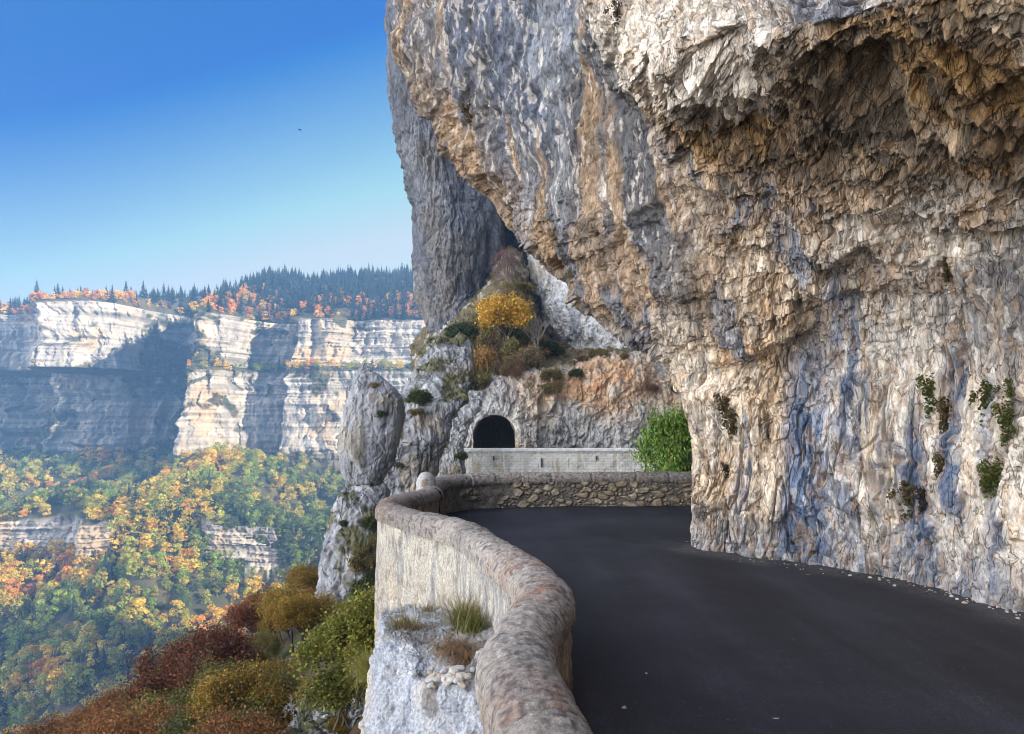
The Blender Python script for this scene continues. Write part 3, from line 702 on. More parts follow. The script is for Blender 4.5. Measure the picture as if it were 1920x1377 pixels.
# white retaining wall in front of the tunnel
def white_wall():
    r = empty("retaining_wall"); tag(r, "long white streaked retaining wall in front of the tunnel", "wall")
    xs = np.linspace(-3.9, 24, 900); zs = np.linspace(-7, -.55, 210)
    X, Z = np.meshgrid(xs, zs); Yv = 56 + .008*(X-4)**2*0
    P = np.stack([X.ravel(), np.full(X.size, 56.), Z.ravel()], 1)
    C = np.tile(np.array((.62, .61, .575)), (len(P), 1))
    C = mixw(C, (.42, .41, .385), sstep(0, .35, fbm(P/np.array([.35, 1, 1.6]), 370, 4))*.8)
    C = mixw(C, (.42, .33, .20), sstep(.22, .45, fbm(P/np.array([.25, 1, 2.2]), 371, 4))*.7)
    C = mixw(C, (.66, .65, .63), sstep(.1, .4, fbm(P/np.array([.5, 1, .5]), 372, 4))*.7)
    bx = (P[:,0]/.45 + .5*(np.floor(P[:,2]/.2) % 2)) % 1; bz = (P[:,2]/.2) % 1
    jo = np.maximum(np.exp(-(np.minimum(bx,1-bx)*.45/.03)**2), np.exp(-(np.minimum(bz,1-bz)*.2/.03)**2))
    P[:, 1] += .02*jo + .05*fbm(P/.5, 373, 3)
    C = mixw(C, (.30, .28, .25), jo*.22)
    mesh("masonry_face", P, gridfaces(210, 900), M_PALE, C, parent=r)
    xs = np.linspace(-4.0, 24, 300); prof = np.array([(55.88, -.62), (55.88, -.42), (55.95, -.38), (56.4, -.38), (56.45, -.42), (56.45, -1.2)])
    G = np.array([[(x, y, z) for x in xs] for y, z in prof]); P = G.reshape(-1, 3); P += .015*np.stack([0*P[:,0], fbm(P/.5, 374, 3), fbm(P/.4, 375, 3)], 1)
    C = np.tile(np.array((.58, .575, .56)), (len(P), 1))*(1+.25*fbm(P/.3, 376, 3))[:, None]
    mesh("coping", P, gridfaces(len(prof), 300), M_PALE, C, parent=r)
    for px in (925, 1015, 1118):
        x = (px-CX)/FPX*56; V = []
        w, h = (.05, .22) if px != 1015 else (.05, .5)
        z = -1.05 if px != 1015 else -1.3
        for y in (55.86, 55.99):
            V += [(x-w, y, z-h), (x+w, y, z-h), (x+w, y, z+h*.4), (x-w, y, z+h*.4)]
        F = [(0,1,2,3), (0,4,5,1), (1,5,6,2), (2,6,7,3), (3,7,4,0)]
        mesh("drain_spout", V, F, M_PALE, np.tile((.09, .085, .08), (8, 1)), parent=r)
    # end cap left
    return r
white_wall()

# ------------------------------------------------------------------ rock ledge outside the near parapet
def ledge():
    pxs = [640, 690, 722, 770, 820, 860, 900, 960]
    def row(l): return [at(*q) for q in l]
    R = []
    R.append(row([(655,1900,5.6),(672,1900,5.4),(690,1900,5.25),(740,1900,5.0),(800,1900,4.75),(860,1900,4.6),(930,1900,4.5),(1000,1900,4.5)]))
    R.append(row([(668,1500,5.8),(680,1500,5.5),(697,1500,5.35),(745,1500,5.15),(800,1500,4.85),(860,1500,4.7),(930,1500,4.6),(1000,1500,4.6)]))
    R.append(row([(680,1390,6.0),(692,1385,5.7),(706,1377,5.5),(745,1377,5.3),(790,1377,4.95),(850,1377,4.8),(920,1377,4.7),(980,1377,4.6)]))
    R.append(row([(690,1300,6.2),(702,1290,5.9),(714,1285,5.7),(755,1285,5.5),(790,1283,5.1),(850,1275,4.95),(920,1280,4.9),(980,1290,4.8)]))
    R.append(row([(698,1240,6.4),(707,1225,6.1),(719,1218,5.9),(765,1225,5.75),(800,1255,5.5),(850,1252,5.3),(920,1250,5.1),(980,1250,5.0)]))
    R.append(row([(704,1215,6.6),(712,1196,6.3),(723,1188,6.15),(770,1195,6.05),(815,1210,5.9),(860,1215,5.6),(920,1215,5.4),(980,1215,5.2)]))
    R.append(row([(706,1190,7.4),(714,1172,7.2),(728,1165,7.1),(775,1163,7.0),(820,1165,6.8),(865,1165,6.5),(925,1150,6.2),(985,1130,6.0)]))
    R.append(row([(710,1170,8.4),(716,1150,8.3),(732,1148,8.3),(780,1136,8.2),(825,1130,8.0),(870,1125,7.6),(925,1110,7.4),(985,1090,7.2)]))
    R.append(row([(715,1160,9.2),(720,1145,9.1),(738,1140,9.1),(785,1120,9.0),(830,1110,8.8),(875,1100,8.6),(925,1085,8.4),(985,1070,8.2)]))
    G = net(np.array(R), [50, 60, 80, 80, 70, 60, 40], [20, 40, 60, 50, 50, 60, 50, 30])
    nv, nu, _ = G.shape; Nn = normals(G)
    if Nn[90, 200] @ np.array([0, -1, .3]) < 0: Nn = -Nn
    P = G.reshape(-1, 3); n = Nn.reshape(-1, 3)
    d, C = rock_detail(P, n, 400, .07, .38, [(0.33,0.345,0.375),(0.25,0.27,0.315),(0.43,0.43,0.435),(0.38,0.33,0.26)], vstretch=.9)
    d2, _ = rock_detail(P, n, 410, .025, .1, vstretch=.9)
    up = sstep(.5, .8, n[:, 2])
    C = mixw(C, (.17, .155, .135), up*sstep(-.2, .15, fbm(P/.25, 415, 4))*.8)
    o = mesh("rock_ledge", P + n*(d+d2)[:, None], gridfaces(nv, nu), M_WALL, C)
    tag(o, "pale rock ledge outside the near parapet with grass and pebbles", "rock", kind="structure")
    return P + n*(d+d2)[:, None]
LEDGE_V = ledge()

# ------------------------------------------------------------------ hillside below the road and valley beyond
def hill_z(x, y):
    z = -4.2 + .66*x + .09*y - .009*np.maximum(y-32, 0)**2
    z = z + .7*np.sin(x*.21+y*.13) 
    return np.maximum(np.minimum(z, -3.0 - .02*np.abs(y)), -255 + .02*y)
def hillside():
    xs = np.concatenate([np.linspace(-330, -80, 60), np.linspace(-78, 40, 180)]); ys = np.concatenate([np.linspace(-60, 6, 20), np.linspace(7, 100, 150), np.linspace(104, 300, 30)])
    X, Y = np.meshgrid(xs, ys); P = np.stack([X.ravel(), Y.ravel(), 0*X.ravel()], 1)
    P[:, 2] = hill_z(P[:,0], P[:,1]) + .8*fbm(P/3., 420, 4)
    b = fbm(P/2., 421, 4)
    C = np.tile(np.array((.075, .06, .03)), (len(P), 1)); C = mixw(C, (.13, .075, .035), sstep(-.1, .3, b)); C = mixw(C, (.06, .07, .025), sstep(.1, .4, fbm(P/3, 422, 3)))
    tag(mesh("hillside", P, gridfaces(len(ys), len(xs)), M_SOIL, C), "steep wooded hillside falling from the road into the valley", "hillside", kind="structure")
hillside()

def far_plan(x, z):
    """how far the cliff line stands forward (-) or back (+), x in metres at the far side"""
    px = CX + x/770*FPX
    d = np.interp(px, [-400, -150, -40, 25, 48, 75, 130, 190, 212, 240, 300, 350, 376, 392, 402, 440, 470, 540, 556, 640, 700, 800, 1200],
                      [30, 10, 45, 40, 0, -14, -2, 20, 70, 108, 116, 100, 40, -46, -48, -26, 0, 14, -20, -16, -8, -4, 0])
    up = np.interp(px, [-400, 380, 440, 455, 545, 556, 570, 1200], [0, 0, 0, 14, 16, 0, 0, 0]) * sstep(48, 58, z)
    up += np.interp(px, [-400, 630, 655, 672, 700, 1200], [0, 0, 12, 12, 0, 0]) * sstep(70, 80, z)
    up += np.interp(px, [-400, -60, 0, 190, 230, 1200], [50, 50, 62, 50, 0, 0]) * sstep(56, 50, z)
    return d*1.0 + up
def valley():
    xs = np.concatenate([np.linspace(-1100, -600, 60), np.linspace(-595, -40, 900), np.linspace(-35, 420, 70)])
    pxv = CX + xs/770*FPX
    ztop = np.interp(pxv, [-300, 0, 60, 150, 260, 330, 400, 470, 560, 800, 1400], [118, 118, 122, 128, 126, 116, 108, 106, 105, 106, 120])
    zr = np.interp(pxv, [-300, 0, 130, 230, 280, 330, 400, 560, 650, 780, 1400], [124, 132, 138, 147, 150, 172, 182, 188, 190, 206, 240])
    K = [  # Y, z, plan weight
        (120, -262, 0), (260, -250, 0), (420, -180, .15), (548, -106, .2), (551, -74, .2), (640, -70, .55), (742, -46, .9), (748, -40, .95), (750, -30, 1), (756, 24, 1), (758, 52, 1), (768, 57, 1), (771, 84, 1), (773, None, 1), (786, 'a', 1), (1010, 'b', .35), (1500, 'c', 0), (2600, 'd', 0)]
    cnt = [8, 20, 50, 56, 30, 40, 14, 14, 60, 46, 14, 44, 44, 12, 40, 12, 6]
    C = np.zeros((len(K), len(xs), 3))
    for i, (y, z, w_) in enumerate(K):
        zz = np.full(len(xs), 0.0)
        if z is None: zz = ztop*1.0
        elif z == 'a': zz = ztop + 5
        elif z == 'b': zz = zr*1.0
        elif z == 'c': zz = zr - 20
        elif z == 'd': zz = zr - 60
        else: zz[:] = z
        yy = np.full(len(xs), float(y))
        if z == 'b': yy = np.interp(pxv, [0, 280, 340, 800], [850, 850, 960, 1010])
        yy = yy + w_*far_plan(xs, np.minimum(zz, 110))
        C[i] = np.stack([xs, yy, zz], 1)
    # linear in v, so that cliff edges stay crisp
    rows = []
    for i, k in enumerate(cnt):
        t = (np.arange(k)/k)[:, None, None]; rows.append(C[i][None]*(1-t) + C[i+1][None]*t)
    rows.append(C[-1:]); G = np.concatenate(rows, 0)
    nv, nu, _ = G.shape
    P = G.reshape(-1, 3)
    vi = np.repeat(np.concatenate([np.full(k, i) for i, k in enumerate(cnt)] + [[len(cnt)-1]]), nu)
    cliff = ((vi >= 7) & (vi <= 12)).astype(float); lowb = (vi == 3).astype(float); slope = ((vi <= 6) & (vi != 3)).astype(float); pla = (vi >= 13).astype(float)
    px = CX + P[:,0]/770*FPX; pxb = CX + P[:,0]/np.maximum(P[:,1], 1)*FPX
    x, z = P[:,0], P[:,2]
    wob = np.stack([fbm(P/40, 430, 3), fbm(P/40, 431, 3), fbm(P/40, 432, 3)], 1)
    # cliff relief: strata steps, fluted faces, facets
    st = fbm(np.stack([x/160, 0*x, z/7.], 1) + .15*wob, 433, 4); st2 = fbm(np.stack([x/70, 0*x, z/2.6], 1), 434, 3)
    st3 = fbm(np.stack([x/34, 0*x, z/1.7], 1) + .1*wob, 470, 4); fin = fbm(np.stack([x/3.2, P[:,1]/3.2, z/9.], 1), 471, 4)
    f1, r1, e1 = facets((P + 8*wob)/np.array([22, 22, 26]), 435, .9)
    f2, r2, e2 = facets((P + 3*wob)/np.array([7, 7, 9]), 436, 1.)
    fl = fbm(np.stack([x/9, P[:,1]/9, z/50], 1) + .2*wob, 437, 4)
    dy = cliff*(1.2*np.sign(st)*np.minimum(1, np.abs(st)*5) + .5*st2 + 4.0*f1 + 1.8*f2 - .5*sstep(.12,0,e2) + 4.6*fl + 1.1*st3 + 1.5*fin + 6*fbm(P/60, 438, 3))
    dy = dy + lowb*(2.5*f1 + 1.5*f2 + 2.8*fl + 1.8*st3 + 1.0*fin + 1.0*np.sign(st2) - 1.5*sstep(.12,0,e2) + 5*fbm(np.stack([x/60, 0*x, 0*x], 1), 439, 3))
    # lower band only in places: squash elsewhere
    gul = np.sin(x/47+1.1) + .7*np.sin(x/21+.4) + 1.2*fbm(P/55, 440, 3)
    wsl = slope*sstep(250, 420, P[:,1])*sstep(760, 700, P[:,1])
    dz = wsl*(13*gul + 7*fbm(P/25, 441, 3)) + pla*2.5*fbm(P/40, 442, 3)*sstep(790, 830, P[:,1]) + lowb*1.5*gul
    V = P.copy(); V[:,1] += dy; V[:,2] += dz
    V[:,0] += cliff*(.10*(z - 30) + 9*fbm(np.stack([x/220, 0*x, z/26], 1), 480, 3) + 3.5*fbm(np.stack([x/60, 0*x, z/7], 1), 481, 3))
    # vegetation mask: slopes, plateau, ledges, mottled patches inside the shaded alcove
    ledges = ((vi == 10) | (vi == 7)).astype(float)
    n0 = fbm(P/np.array([26, 26, 16]) + wob, 443, 4)
    alc = np.exp(-((px-300+25*wob[:,0]*2)/75)**2)*sstep(118, 96, z)
    patch = sstep(.0, .22, n0 + .75*alc - .22)*cliff
    patch = np.maximum(patch, cliff*np.exp(-((px-20)/60)**2)*sstep(30, 5, z)*sstep(-.2, .1, n0+.1))
    patch = np.maximum(patch, cliff*sstep(.12, .0, np.abs(z-54+3*wob[:,1])/60)*sstep(-.25, .1, n0)*.9)
    bare = lowb*sstep(-.1, .1, fbm(np.stack([x/50, 0*x, z/60], 1), 444, 3) *.5 - .45 + 1.1*np.exp(-((pxb-90)/130)**4) + 1.0*np.exp(-((pxb-450)/75)**4))
    veg = np.clip(slope + pla + patch + ledges*.8 + lowb - bare, 0, 1)
    C = np.tile(np.array((.38, .33, .27)), (len(P), 1))
    C = mixw(C, (.26, .24, .22), sstep(-.1, .35, fbm(np.stack([x/8, P[:,1]/8, z/35], 1), 445, 4))*.8)
    C = mixw(C, (.46, .41, .34), sstep(.05, .4, fbm(P/18, 446, 4))*.7)
    C = mixw(C, (.17, .155, .13), sstep(.16, .34, .6*st + .8*st2)*.7)
    C = mixw(C, (.15, .14, .125), sstep(.16, .42, st3)*.35); C = mixw(C, (.20, .19, .18), sstep(.06, .3, fin)*.6)
    C = mixw(C, (.40, .28, .16), sstep(.15, .42, fbm(P/30+4, 447, 4))*.6)
    soil = np.tile(np.array((.045, .05, .022)), (len(P), 1)); soil = mixw(soil, (.075, .06, .025), sstep(0, .3, fbm(P/12, 448, 4)))
    C = C + (soil - C)*(veg*.95)[:, None]
    tag(mesh("valley", V, gridfaces(nv, nu), M_FAR, C), "far valley side with pale limestone cliff and wooded slopes", "valley", kind="structure")
    return V.reshape(nv, nu, 3), veg.reshape(nv, nu), vi.reshape(nv, nu)
VAL, VEG, VROW = valley()
# the massif that the road is cut into, rising out of frame to the right
def massif():
    xs = np.linspace(-60, 420, 90); ys = np.linspace(-220, 275, 110)
    X, Y = np.meshgrid(xs, ys)
    e = np.interp(Y, [-220, 125, 150, 275], [16, 16, -22, -22])
    Z = 105*sstep(e, e + 45, X)*sstep(276, 240, Y) - 250*sstep(e, e - 40, X)
    P = np.stack([X.ravel(), Y.ravel(), Z.ravel()-3], 1); P[:, 2] += 8*fbm(P/30, 450, 4)*sstep(20, 50, P[:,0])
    F = gridfaces(110, 90); c = P[F].mean(1)
    F = F[(c[:, 0] > 15) | (c[:, 1] > 140)]
    tag(mesh("mountain", P, F, M_FAR, np.tile((.33, .31, .28), (len(P), 1))), "mountain above the road", "mountain", kind="structure")
massif()

# ------------------------------------------------------------------ vegetation
def pick(V, px, py, tol=7):
    x, y = proj(V); d = np.hypot(x - px, y - py)
    m = np.where(d < tol)[0]
    if len(m) == 0: return V[np.argmin(d)]
    return V[m[np.argmin(V[m, 1])]]
def quads(cen, nrm, size, rs, aspect=.7):
    """one leaf quad at each centre, facing nrm"""
    n = nrm / np.maximum(np.linalg.norm(nrm, axis=1), 1e-6)[:, None]
    r = rs.normal(size=n.shape); u = np.cross(n, r); u /= np.maximum(np.linalg.norm(u, axis=1), 1e-6)[:, None]; v = np.cross(n, u)
    s = (size * rs.uniform(.6, 1.35, len(cen)))[:, None]
    V = np.stack([cen - u*s*.5, cen - v*s*.5*aspect + n*s*.12, cen + u*s*.5, cen + v*s*.5*aspect + n*s*.12], 1).reshape(-1, 3)
    return V, np.arange(len(V)).reshape(-1, 4)
def tones(n, rs, lo=.6, hi=1.35, hue=.16):
    t = rs.uniform(lo, hi, n)[:, None] * (1 + rs.normal(0, hue, (n, 3)) * np.array([1, .7, .5]))
    return np.repeat(np.clip(t, .15, 2), 4, 0)
def crown_blob(rs, nblob, nleaf, size, h=2.2, w=1.0, trunk=.35):
    """crown of overlapping clumps, unit half width"""
    C, NN = [], []
    t = rs.uniform(0, 1, nblob); ang = rs.uniform(0, 6.283, nblob)
    rad = w * np.sqrt(np.clip(1 - (2*t - .85)**2 / 1.4, 0, 1)) * rs.uniform(.35, .85, nblob)
    bc = np.stack([rad*np.cos(ang), rad*np.sin(ang), trunk + t*(h - trunk)*.86], 1); br = rs.uniform(.26, .50, nblob) * w
    for c, r in zip(bc, br):
        k = max(6, int(nleaf * r*r / (br**2).sum()))
        d = rs.normal(size=(k, 3)); d[:, 2] = np.abs(d[:, 2])*.9 - .25*rs.random(k); d /= np.linalg.norm(d, axis=1)[:, None]
        C.append(c + d * r * rs.uniform(.72, 1.08, (k, 1))); NN.append(d + rs.normal(0, .45, (k, 3)))
    C = np.concatenate(C); NN = np.concatenate(NN)
    V, F = quads(C, NN, size, rs)
    col = tones(len(C), rs)
    return V, F, col
def conifer_arr(rs, h=4.6, w=1.2):
    h = h*rs.uniform(.8, 1.1)
    V, F, col = [], [], []
    nl = 11
    for k in range(nl):
        t = k / (nl - 1); z = .35 + t*(h - .9); r = w*(1 - t)**.85 + .07
        m = 9; a0 = rs.uniform(0, 6.283)
        for j in range(m):
            if rs.random() < .12: continue
            a = a0 + j*6.283/m + rs.normal(0, .12); rr = r*rs.uniform(.6, 1.15)
            b = len(V)
            V += [(0, 0, z + .55*h/nl*1.5), (rr*math.cos(a-.33)*.8, rr*math.sin(a-.33)*.8, z - .02), (rr*math.cos(a), rr*math.sin(a), z - .18*rs.random() - .1*rr), (rr*math.cos(a+.33)*.8, rr*math.sin(a+.33)*.8, z)]
            F.append((b, b+1, b+2, b+3)); col += [(rs.uniform(.6, 1.3),)*3]*4
    b = len(V)
    V += [(-.07, 0, -.4), (.07, 0, -.4), (.02, 0, h), (-.02, 0, h), (0, -.07, -.4), (0, .07, -.4), (0, .02, h), (0, -.02, h)]; F += [(b, b+1, b+2, b+3), (b+4, b+5, b+6, b+7)]; col += [(.5,)*3]*8
    return np.array(V, float), np.array(F), np.array(col)
def far_forest():
    rs = np.random.default_rng(21)
    BR = [crown_blob(rs, 9 + k, 330, .24, h=rs.uniform(1.9, 2.7), w=1.0) for k in range(6)]
    CF = [conifer_arr(rs) for k in range(5)]
    a_ = np.linspace(0, 6.283, 8)[:-1]; j_ = np.arange(7)
    tv = np.concatenate([np.stack([r0*np.cos(a_), r0*np.sin(a_), 0*a_ + z0], 1) for r0, z0 in ((.10, -.4), (.065, .3), (.05, .8), (.02, 1.6))])
    TRm = mesh("trunk", tv, np.concatenate([np.stack([j_, (j_+1) % 7, (j_+1) % 7 + 7, j_ + 7], 1) + 7*q for q in range(3)]), M_BARK, np.full((28, 3), (.16, .14, .12)), link=False)
    BRm = [mesh("autumn_tree", *b[:2], M_LEAF, b[2], link=False) for b in BR]
    CFm = [mesh("conifer", *b[:2], M_LEAF, b[2], link=False) for b in CF]
    A = np.linalg.norm(np.cross(VAL[1:, :-1] - VAL[:-1, :-1], VAL[:-1, 1:] - VAL[:-1, :-1]), axis=2)
    cen = (VAL[1:, :-1] + VAL[:-1, 1:]) / 2; vg = VEG[:-1, :-1]; vi = VROW[:-1, :-1]
    px, py = proj(cen.reshape(-1, 3)); px = px.reshape(A.shape); py = py.reshape(A.shape)
    see = (px > -40) & (px < 850) & (py < 1480) & (py > 430) & (cen[..., 1] < 1120)
    pl = vi >= 13
    dens = np.where(pl, 1/42., np.where((vi >= 7) & (vi <= 12), 1/36., np.where(vi < 3, 1/32., 1/42.)))
    dens = np.where(vi == 3, 1/34., dens)
    wgt = (A * dens * see * (vg > .5)).ravel()
    n = int(wgt.sum()); print("far trees wanted", n)
    idx = rs.choice(len(wgt), size=min(n, 9000), p=wgt/wgt.sum())
    idx = np.unique(idx)
    c = cen.reshape(-1, 3)[idx]; v = vi.ravel()[idx]; X = px.ravel()[idx]; Yp_ = py.ravel()[idx]
    cliffy = (v >= 7) & (v <= 12) & (v != 10)
    nz = fbm(c/45, 460, 3); nz2 = fbm(c/90, 461, 3)
    k = len(c); r = rs.random(k)
    con = np.zeros(k, bool)
    plat = v >= 13
    ridge = c[:, 1]
    con[plat] = (r[plat] < np.clip(.35 + .55*sstep(810, 880, ridge[plat]) + .25*nz[plat] - .35*sstep(330, 240, X[plat]), .08, .95))
    con |= (~plat) & (r < .06)
    pal = np.array([(.15,.21,.045), (.25,.26,.055), (.38,.30,.06), (.50,.33,.06), (.46,.20,.045), (.30,.12,.05), (.07,.10,.04)])
    q = np.clip(3.4*nz2 + 2.4*nz + rs.normal(1.25, 1.0, k), -.4, 5.)
    q[plat] = np.clip(rs.normal(3.9, 1.0, plat.sum()), 2, 5.4)
    q[cliffy] = np.where(rs.random(cliffy.sum()) < .72, 6, q[cliffy])
    q = np.where(q < -.2, 6, q); ci = np.round(q).astype(int)
    ci[con] = -1
    colr = pal[ci]; colr[con] = np.array((.022, .038, .024)) * rs.uniform(.7, 1.5, (con.sum(), 1))
    colr = colr * rs.uniform(.75, 1.25, (k, 1)); colr[~con] *= np.array((1.38, 1.34, 1.1))
    s = 2.7 + 3.9*rs.random(k)**1.6; s[con] = rs.uniform(3.0, 4.8, con.sum()); s[cliffy] = rs.uniform(1.2, 2.6, cliffy.sum()); s[v == 10] = rs.uniform(2, 4, (v == 10).sum())
    s[plat & ~con] *= .72
    rz = rs.uniform(0, 6.283, k); var = rs.integers(0, 30, k)
    onscreen = (X > 2) & (X < 790) & (Yp_ < 1385) & ~((X > 590) & (Yp_ > 880))
    name = {0:'green',1:'yellow green',2:'golden green',3:'golden yellow',4:'orange',5:'rust red',6:'dark green',-1:'dark'}
    def where(i):
        if con[i] or plat[i]: return "in the forest on top of the far cliff"
        if 7 <= v[i] <= 12: return "clinging to the ledges of the far cliff"
        if v[i] >= 4: return "between the far cliff and the lower rock band"
        return "on the valley slope below the lower rock band"
    single = np.zeros(k, bool)
    for msk, nm, M, cap, sh in ((~con, 'autumn_tree', BRm, 290, 'round'), (con, 'conifer', CFm, 230, 'slender')):
        ii = np.where(msk & onscreen)[0]
        ii = ii[np.argsort(-(s[ii] / c[ii, 1]))][:cap]
        for i in ii:
            single[i] = True
            o = bpy.data.objects.new(nm, None if nm == 'autumn_tree' else M[var[i] % len(M)]); COL.objects.link(o)
            o.location = c[i] - np.array([0, 0, .2]); o.scale = (s[i], s[i], s[i]); o.rotation_euler = (0, 0, rz[i]); o.color = (*colr[i], 1)
            if nm == 'autumn_tree':
                for pn, pm in (("crown", M[var[i] % len(M)]), ("trunk", TRm)):
                    ch = bpy.data.objects.new(pn, pm); COL.objects.link(ch); ch.parent = o; ch.color = (*colr[i], 1)
            wh = where(i)
            lb = f"{sh} {name[ci[i]]} {'conifer' if con[i] else 'broadleaf tree'} {wh}"
            tag(o, lb, "conifer" if con[i] else "tree", lb.replace('round ', '').replace('slender ', '') .replace(' tree ', ' trees ', 1).replace(' conifer ', ' conifers ', 1))
    for msk, nm, M, lb in ((~con & ~single, 'forest', BR, 'mass of autumn woodland covering the far valley side'), (con & ~single, 'conifer_forest', CF, 'dense dark conifer forest on the far plateau')):
        Vs, Fs, Cs, off = [], [], [], 0
        for i in np.where(msk)[0]:
            b = M[var[i] % len(M)]; ca, sa = math.cos(rz[i]), math.sin(rz[i])
            R = np.array([[ca, -sa, 0], [sa, ca, 0], [0, 0, 1]])
            Vs.append(b[0] @ R.T * s[i] + c[i] - np.array([0, 0, .2])); Fs.append(b[1] + off); Cs.append(b[2] * colr[i]); off += len(b[0])
        o = mesh(nm, np.concatenate(Vs), np.concatenate(Fs), M_LEAF, np.concatenate(Cs)); o.color = (1, 1, 1, 1)
        tag(o, lb, "forest", kind="stuff")
far_forest()

def tubes(segs, sides=5):
    V, F = [], []
    for p0, p1, r0, r1 in segs:
        p0 = np.array(p0); p1 = np.array(p1); d = p1 - p0; L = np.linalg.norm(d)
        if L < 1e-6: continue
        d = d / L; u = np.cross(d, (0.3, .9, .1)); u /= np.linalg.norm(u); w_ = np.cross(d, u)
        a = np.arange(sides)*6.283/sides; ring = np.cos(a)[:, None]*u + np.sin(a)[:, None]*w_
        b = len(V)*1
        V += list(p0 + ring*r0) + list(p1 + ring*r1)
        F += [(b+i, b+(i+1) % sides, b+sides+(i+1) % sides, b+sides+i) for i in range(sides)]
    return np.array(V), np.array(F)
def branching(rs, h=3.0, spread=.55, levels=4, kids=(3, 4), r0=.05, multi=1, lean=(0, 0)):
    segs, tips = [], []
    def grow(p, d, L, r, lv):
        n = 3; q = p
        for k in range(n):
            d = d + rs.normal(0, .10, 3); d[2] += .03; d = d/np.linalg.norm(d)
            e = q + d*L/n; segs.append((q, e, r*(1-.25*k/n), r*(1-.25*(k+1)/n))); q = e
            if lv <= 1: tips.append(q.copy())
        if lv == 0: return
        for k in range(rs.integers(kids[0], kids[1]+1)):
            s_ = rs.normal(0, 1, 3); s_[2] *= .6; s_ /= np.linalg.norm(s_)
            dd = d*(1-spread) + s_*spread; dd[2] += .12; dd /= np.linalg.norm(dd)
            grow(q - d*L*rs.uniform(0, .35), dd, L*rs.uniform(.55, .78), r*.6, lv-1)
    for m in range(multi):
        d0 = np.array([lean[0] + rs.normal(0, .25 if multi > 1 else .06), lean[1] + rs.normal(0, .25 if multi > 1 else .06), 1.]); d0 /= np.linalg.norm(d0)
        grow(np.array([rs.normal(0, .05*multi), rs.normal(0, .05*multi), -.1]), d0, h*.36, r0, levels)
    return segs, np.array(tips)
def plant(name, label, cat, rs, color, h, leaf, per, jitter, group=None, bark=(.12, .10, .08), levels=3, spread=.55, kids=(3, 4), multi=1, lean=(0, 0), droop=0., r0=None):
    segs, tips = branching(rs, h, spread, levels, kids, r0 or h*.016, multi, lean)
    root = empty(name); tag(root, label, cat, group)
    V, F = tubes(segs); mesh("trunk", V, F, M_BARK, np.tile(bark, (len(V), 1)), smooth=True, parent=root)
    if per > 0:
        c = np.repeat(tips, per, 0) + rs.normal(0, jitter, (len(tips)*per, 3)) - np.array([0, 0, droop])
        nn = rs.normal(size=c.shape)*.8 + np.array([0, 0, .7])
        V, F = quads(c, nn, leaf, rs)
        cl = tones(len(c), rs, .55, 1.4, .14)
        o = mesh("crown", V, F, M_LEAF, cl, parent=root); o.color = (*color, 1)
    return root
rs = np.random.default_rng(5)
# the green ash tree behind the rubble wall
g = plant("ash_tree", "bright green leafy tree behind the rubble wall at the bend", "tree", rs, (.20, .31, .06), 4.9, .10, 12, .17, levels=4, spread=.58, kids=(3, 4), multi=3)
g.location = ((1288-CX)/FPX*20, 20, -2.1); g.scale = (.62, .62, 1.12)
g = plant("golden_tree", "golden yellow beech tree on the slope above the tunnel", "tree", rs, (.60, .37, .06), 7.0, .24, 8, .26, levels=4, spread=.42, multi=5)
g.location = pick(TUN_V, 945, 640, 10) + np.array([0, -2, -1.1]); g.scale = (.85, .85, .85)
g = plant("golden_shrub", "smaller golden yellow shrub at the left foot of the golden tree", "shrub", rs, (.52, .33, .06), 3.4, .2, 8, .22, levels=4, spread=.5, multi=5)
g.location = pick(TUN_V, 922, 618, 10) - np.array([0, 0, .7])
g = plant("beech_bush", "low rust red beech bush at the foot of the grey pillar", "bush", rs, (.34, .11, .05), 4.0, .16, 8, .18, levels=4, spread=.75, multi=4)
g.location = pick(TUN_V, 855, 690, 10); g.scale = (1.0, 1.0, .7)
g = plant("bare_tree", "bare reddish twiggy tree in the gully beside the pale cliff", "tree", rs, (.2, .1, .08), 7.5, .09, 2, .2, levels=4, bark=(.16, .11, .10), spread=.42, multi=2)
g.location = pick(TUN_V, 985, 560, 12)
g = plant("bare_tree", "bare pale stemmed sapling leaning below the golden tree", "tree", rs, (.2, .14, .08), 5., .09, 1, .2, levels=3, bark=(.33, .30, .26), spread=.4, multi=4)
g.location = pick(TUN_V, 1008, 655, 12)
g = plant("bare_tree", "bare orange tinted twigs at the left edge above the buttress", "tree", rs, (.34, .17, .07), 3.6, .10, 2, .15, levels=3, bark=(.2, .13, .09), spread=.5, multi=3)
g.location = pick(TUN_V, 822, 672, 14)
protos = {}
def bush_proto(kind, color, leaf, per, jit, **k):
    r = plant(kind, None, None, rs, color, 1.0, leaf, per, jit, **k); protos[kind] = r; return r
bp1 = plant("dark_shrub", "dark green shrub", "shrub", rs, (.075, .095, .034), 1.7, .13, 8, .15, levels=3, spread=.7, multi=5)
bp2 = plant("olive_shrub", "olive brown shrub", "shrub", rs, (.19, .15, .055), 1.5, .11, 7, .13, levels=3, spread=.7, multi=5)
bp3 = plant("heather_clump", "reddish brown twiggy shrub", "shrub", rs, (.24, .14, .085), 1.4, .09, 5, .13, levels=3, spread=.6, multi=6)
used = {}
def put(pr, V, px, py, s, label, color=None, tol=10):
    s *= .62*rs.uniform(.8, 1.2); loc = pick(V, px, py, tol) + np.array([0, .1, -.45*s])
    if pr.name not in used:
        used[pr.name] = 1; pr.location = loc; pr.scale = (s, s, s); pr["label"] = label; pr["group"] = "shrubs on the rocks around the tunnel"
        return pr
    c = rep(pr, loc, rs.uniform(0, 6.28), s, label, color); return c
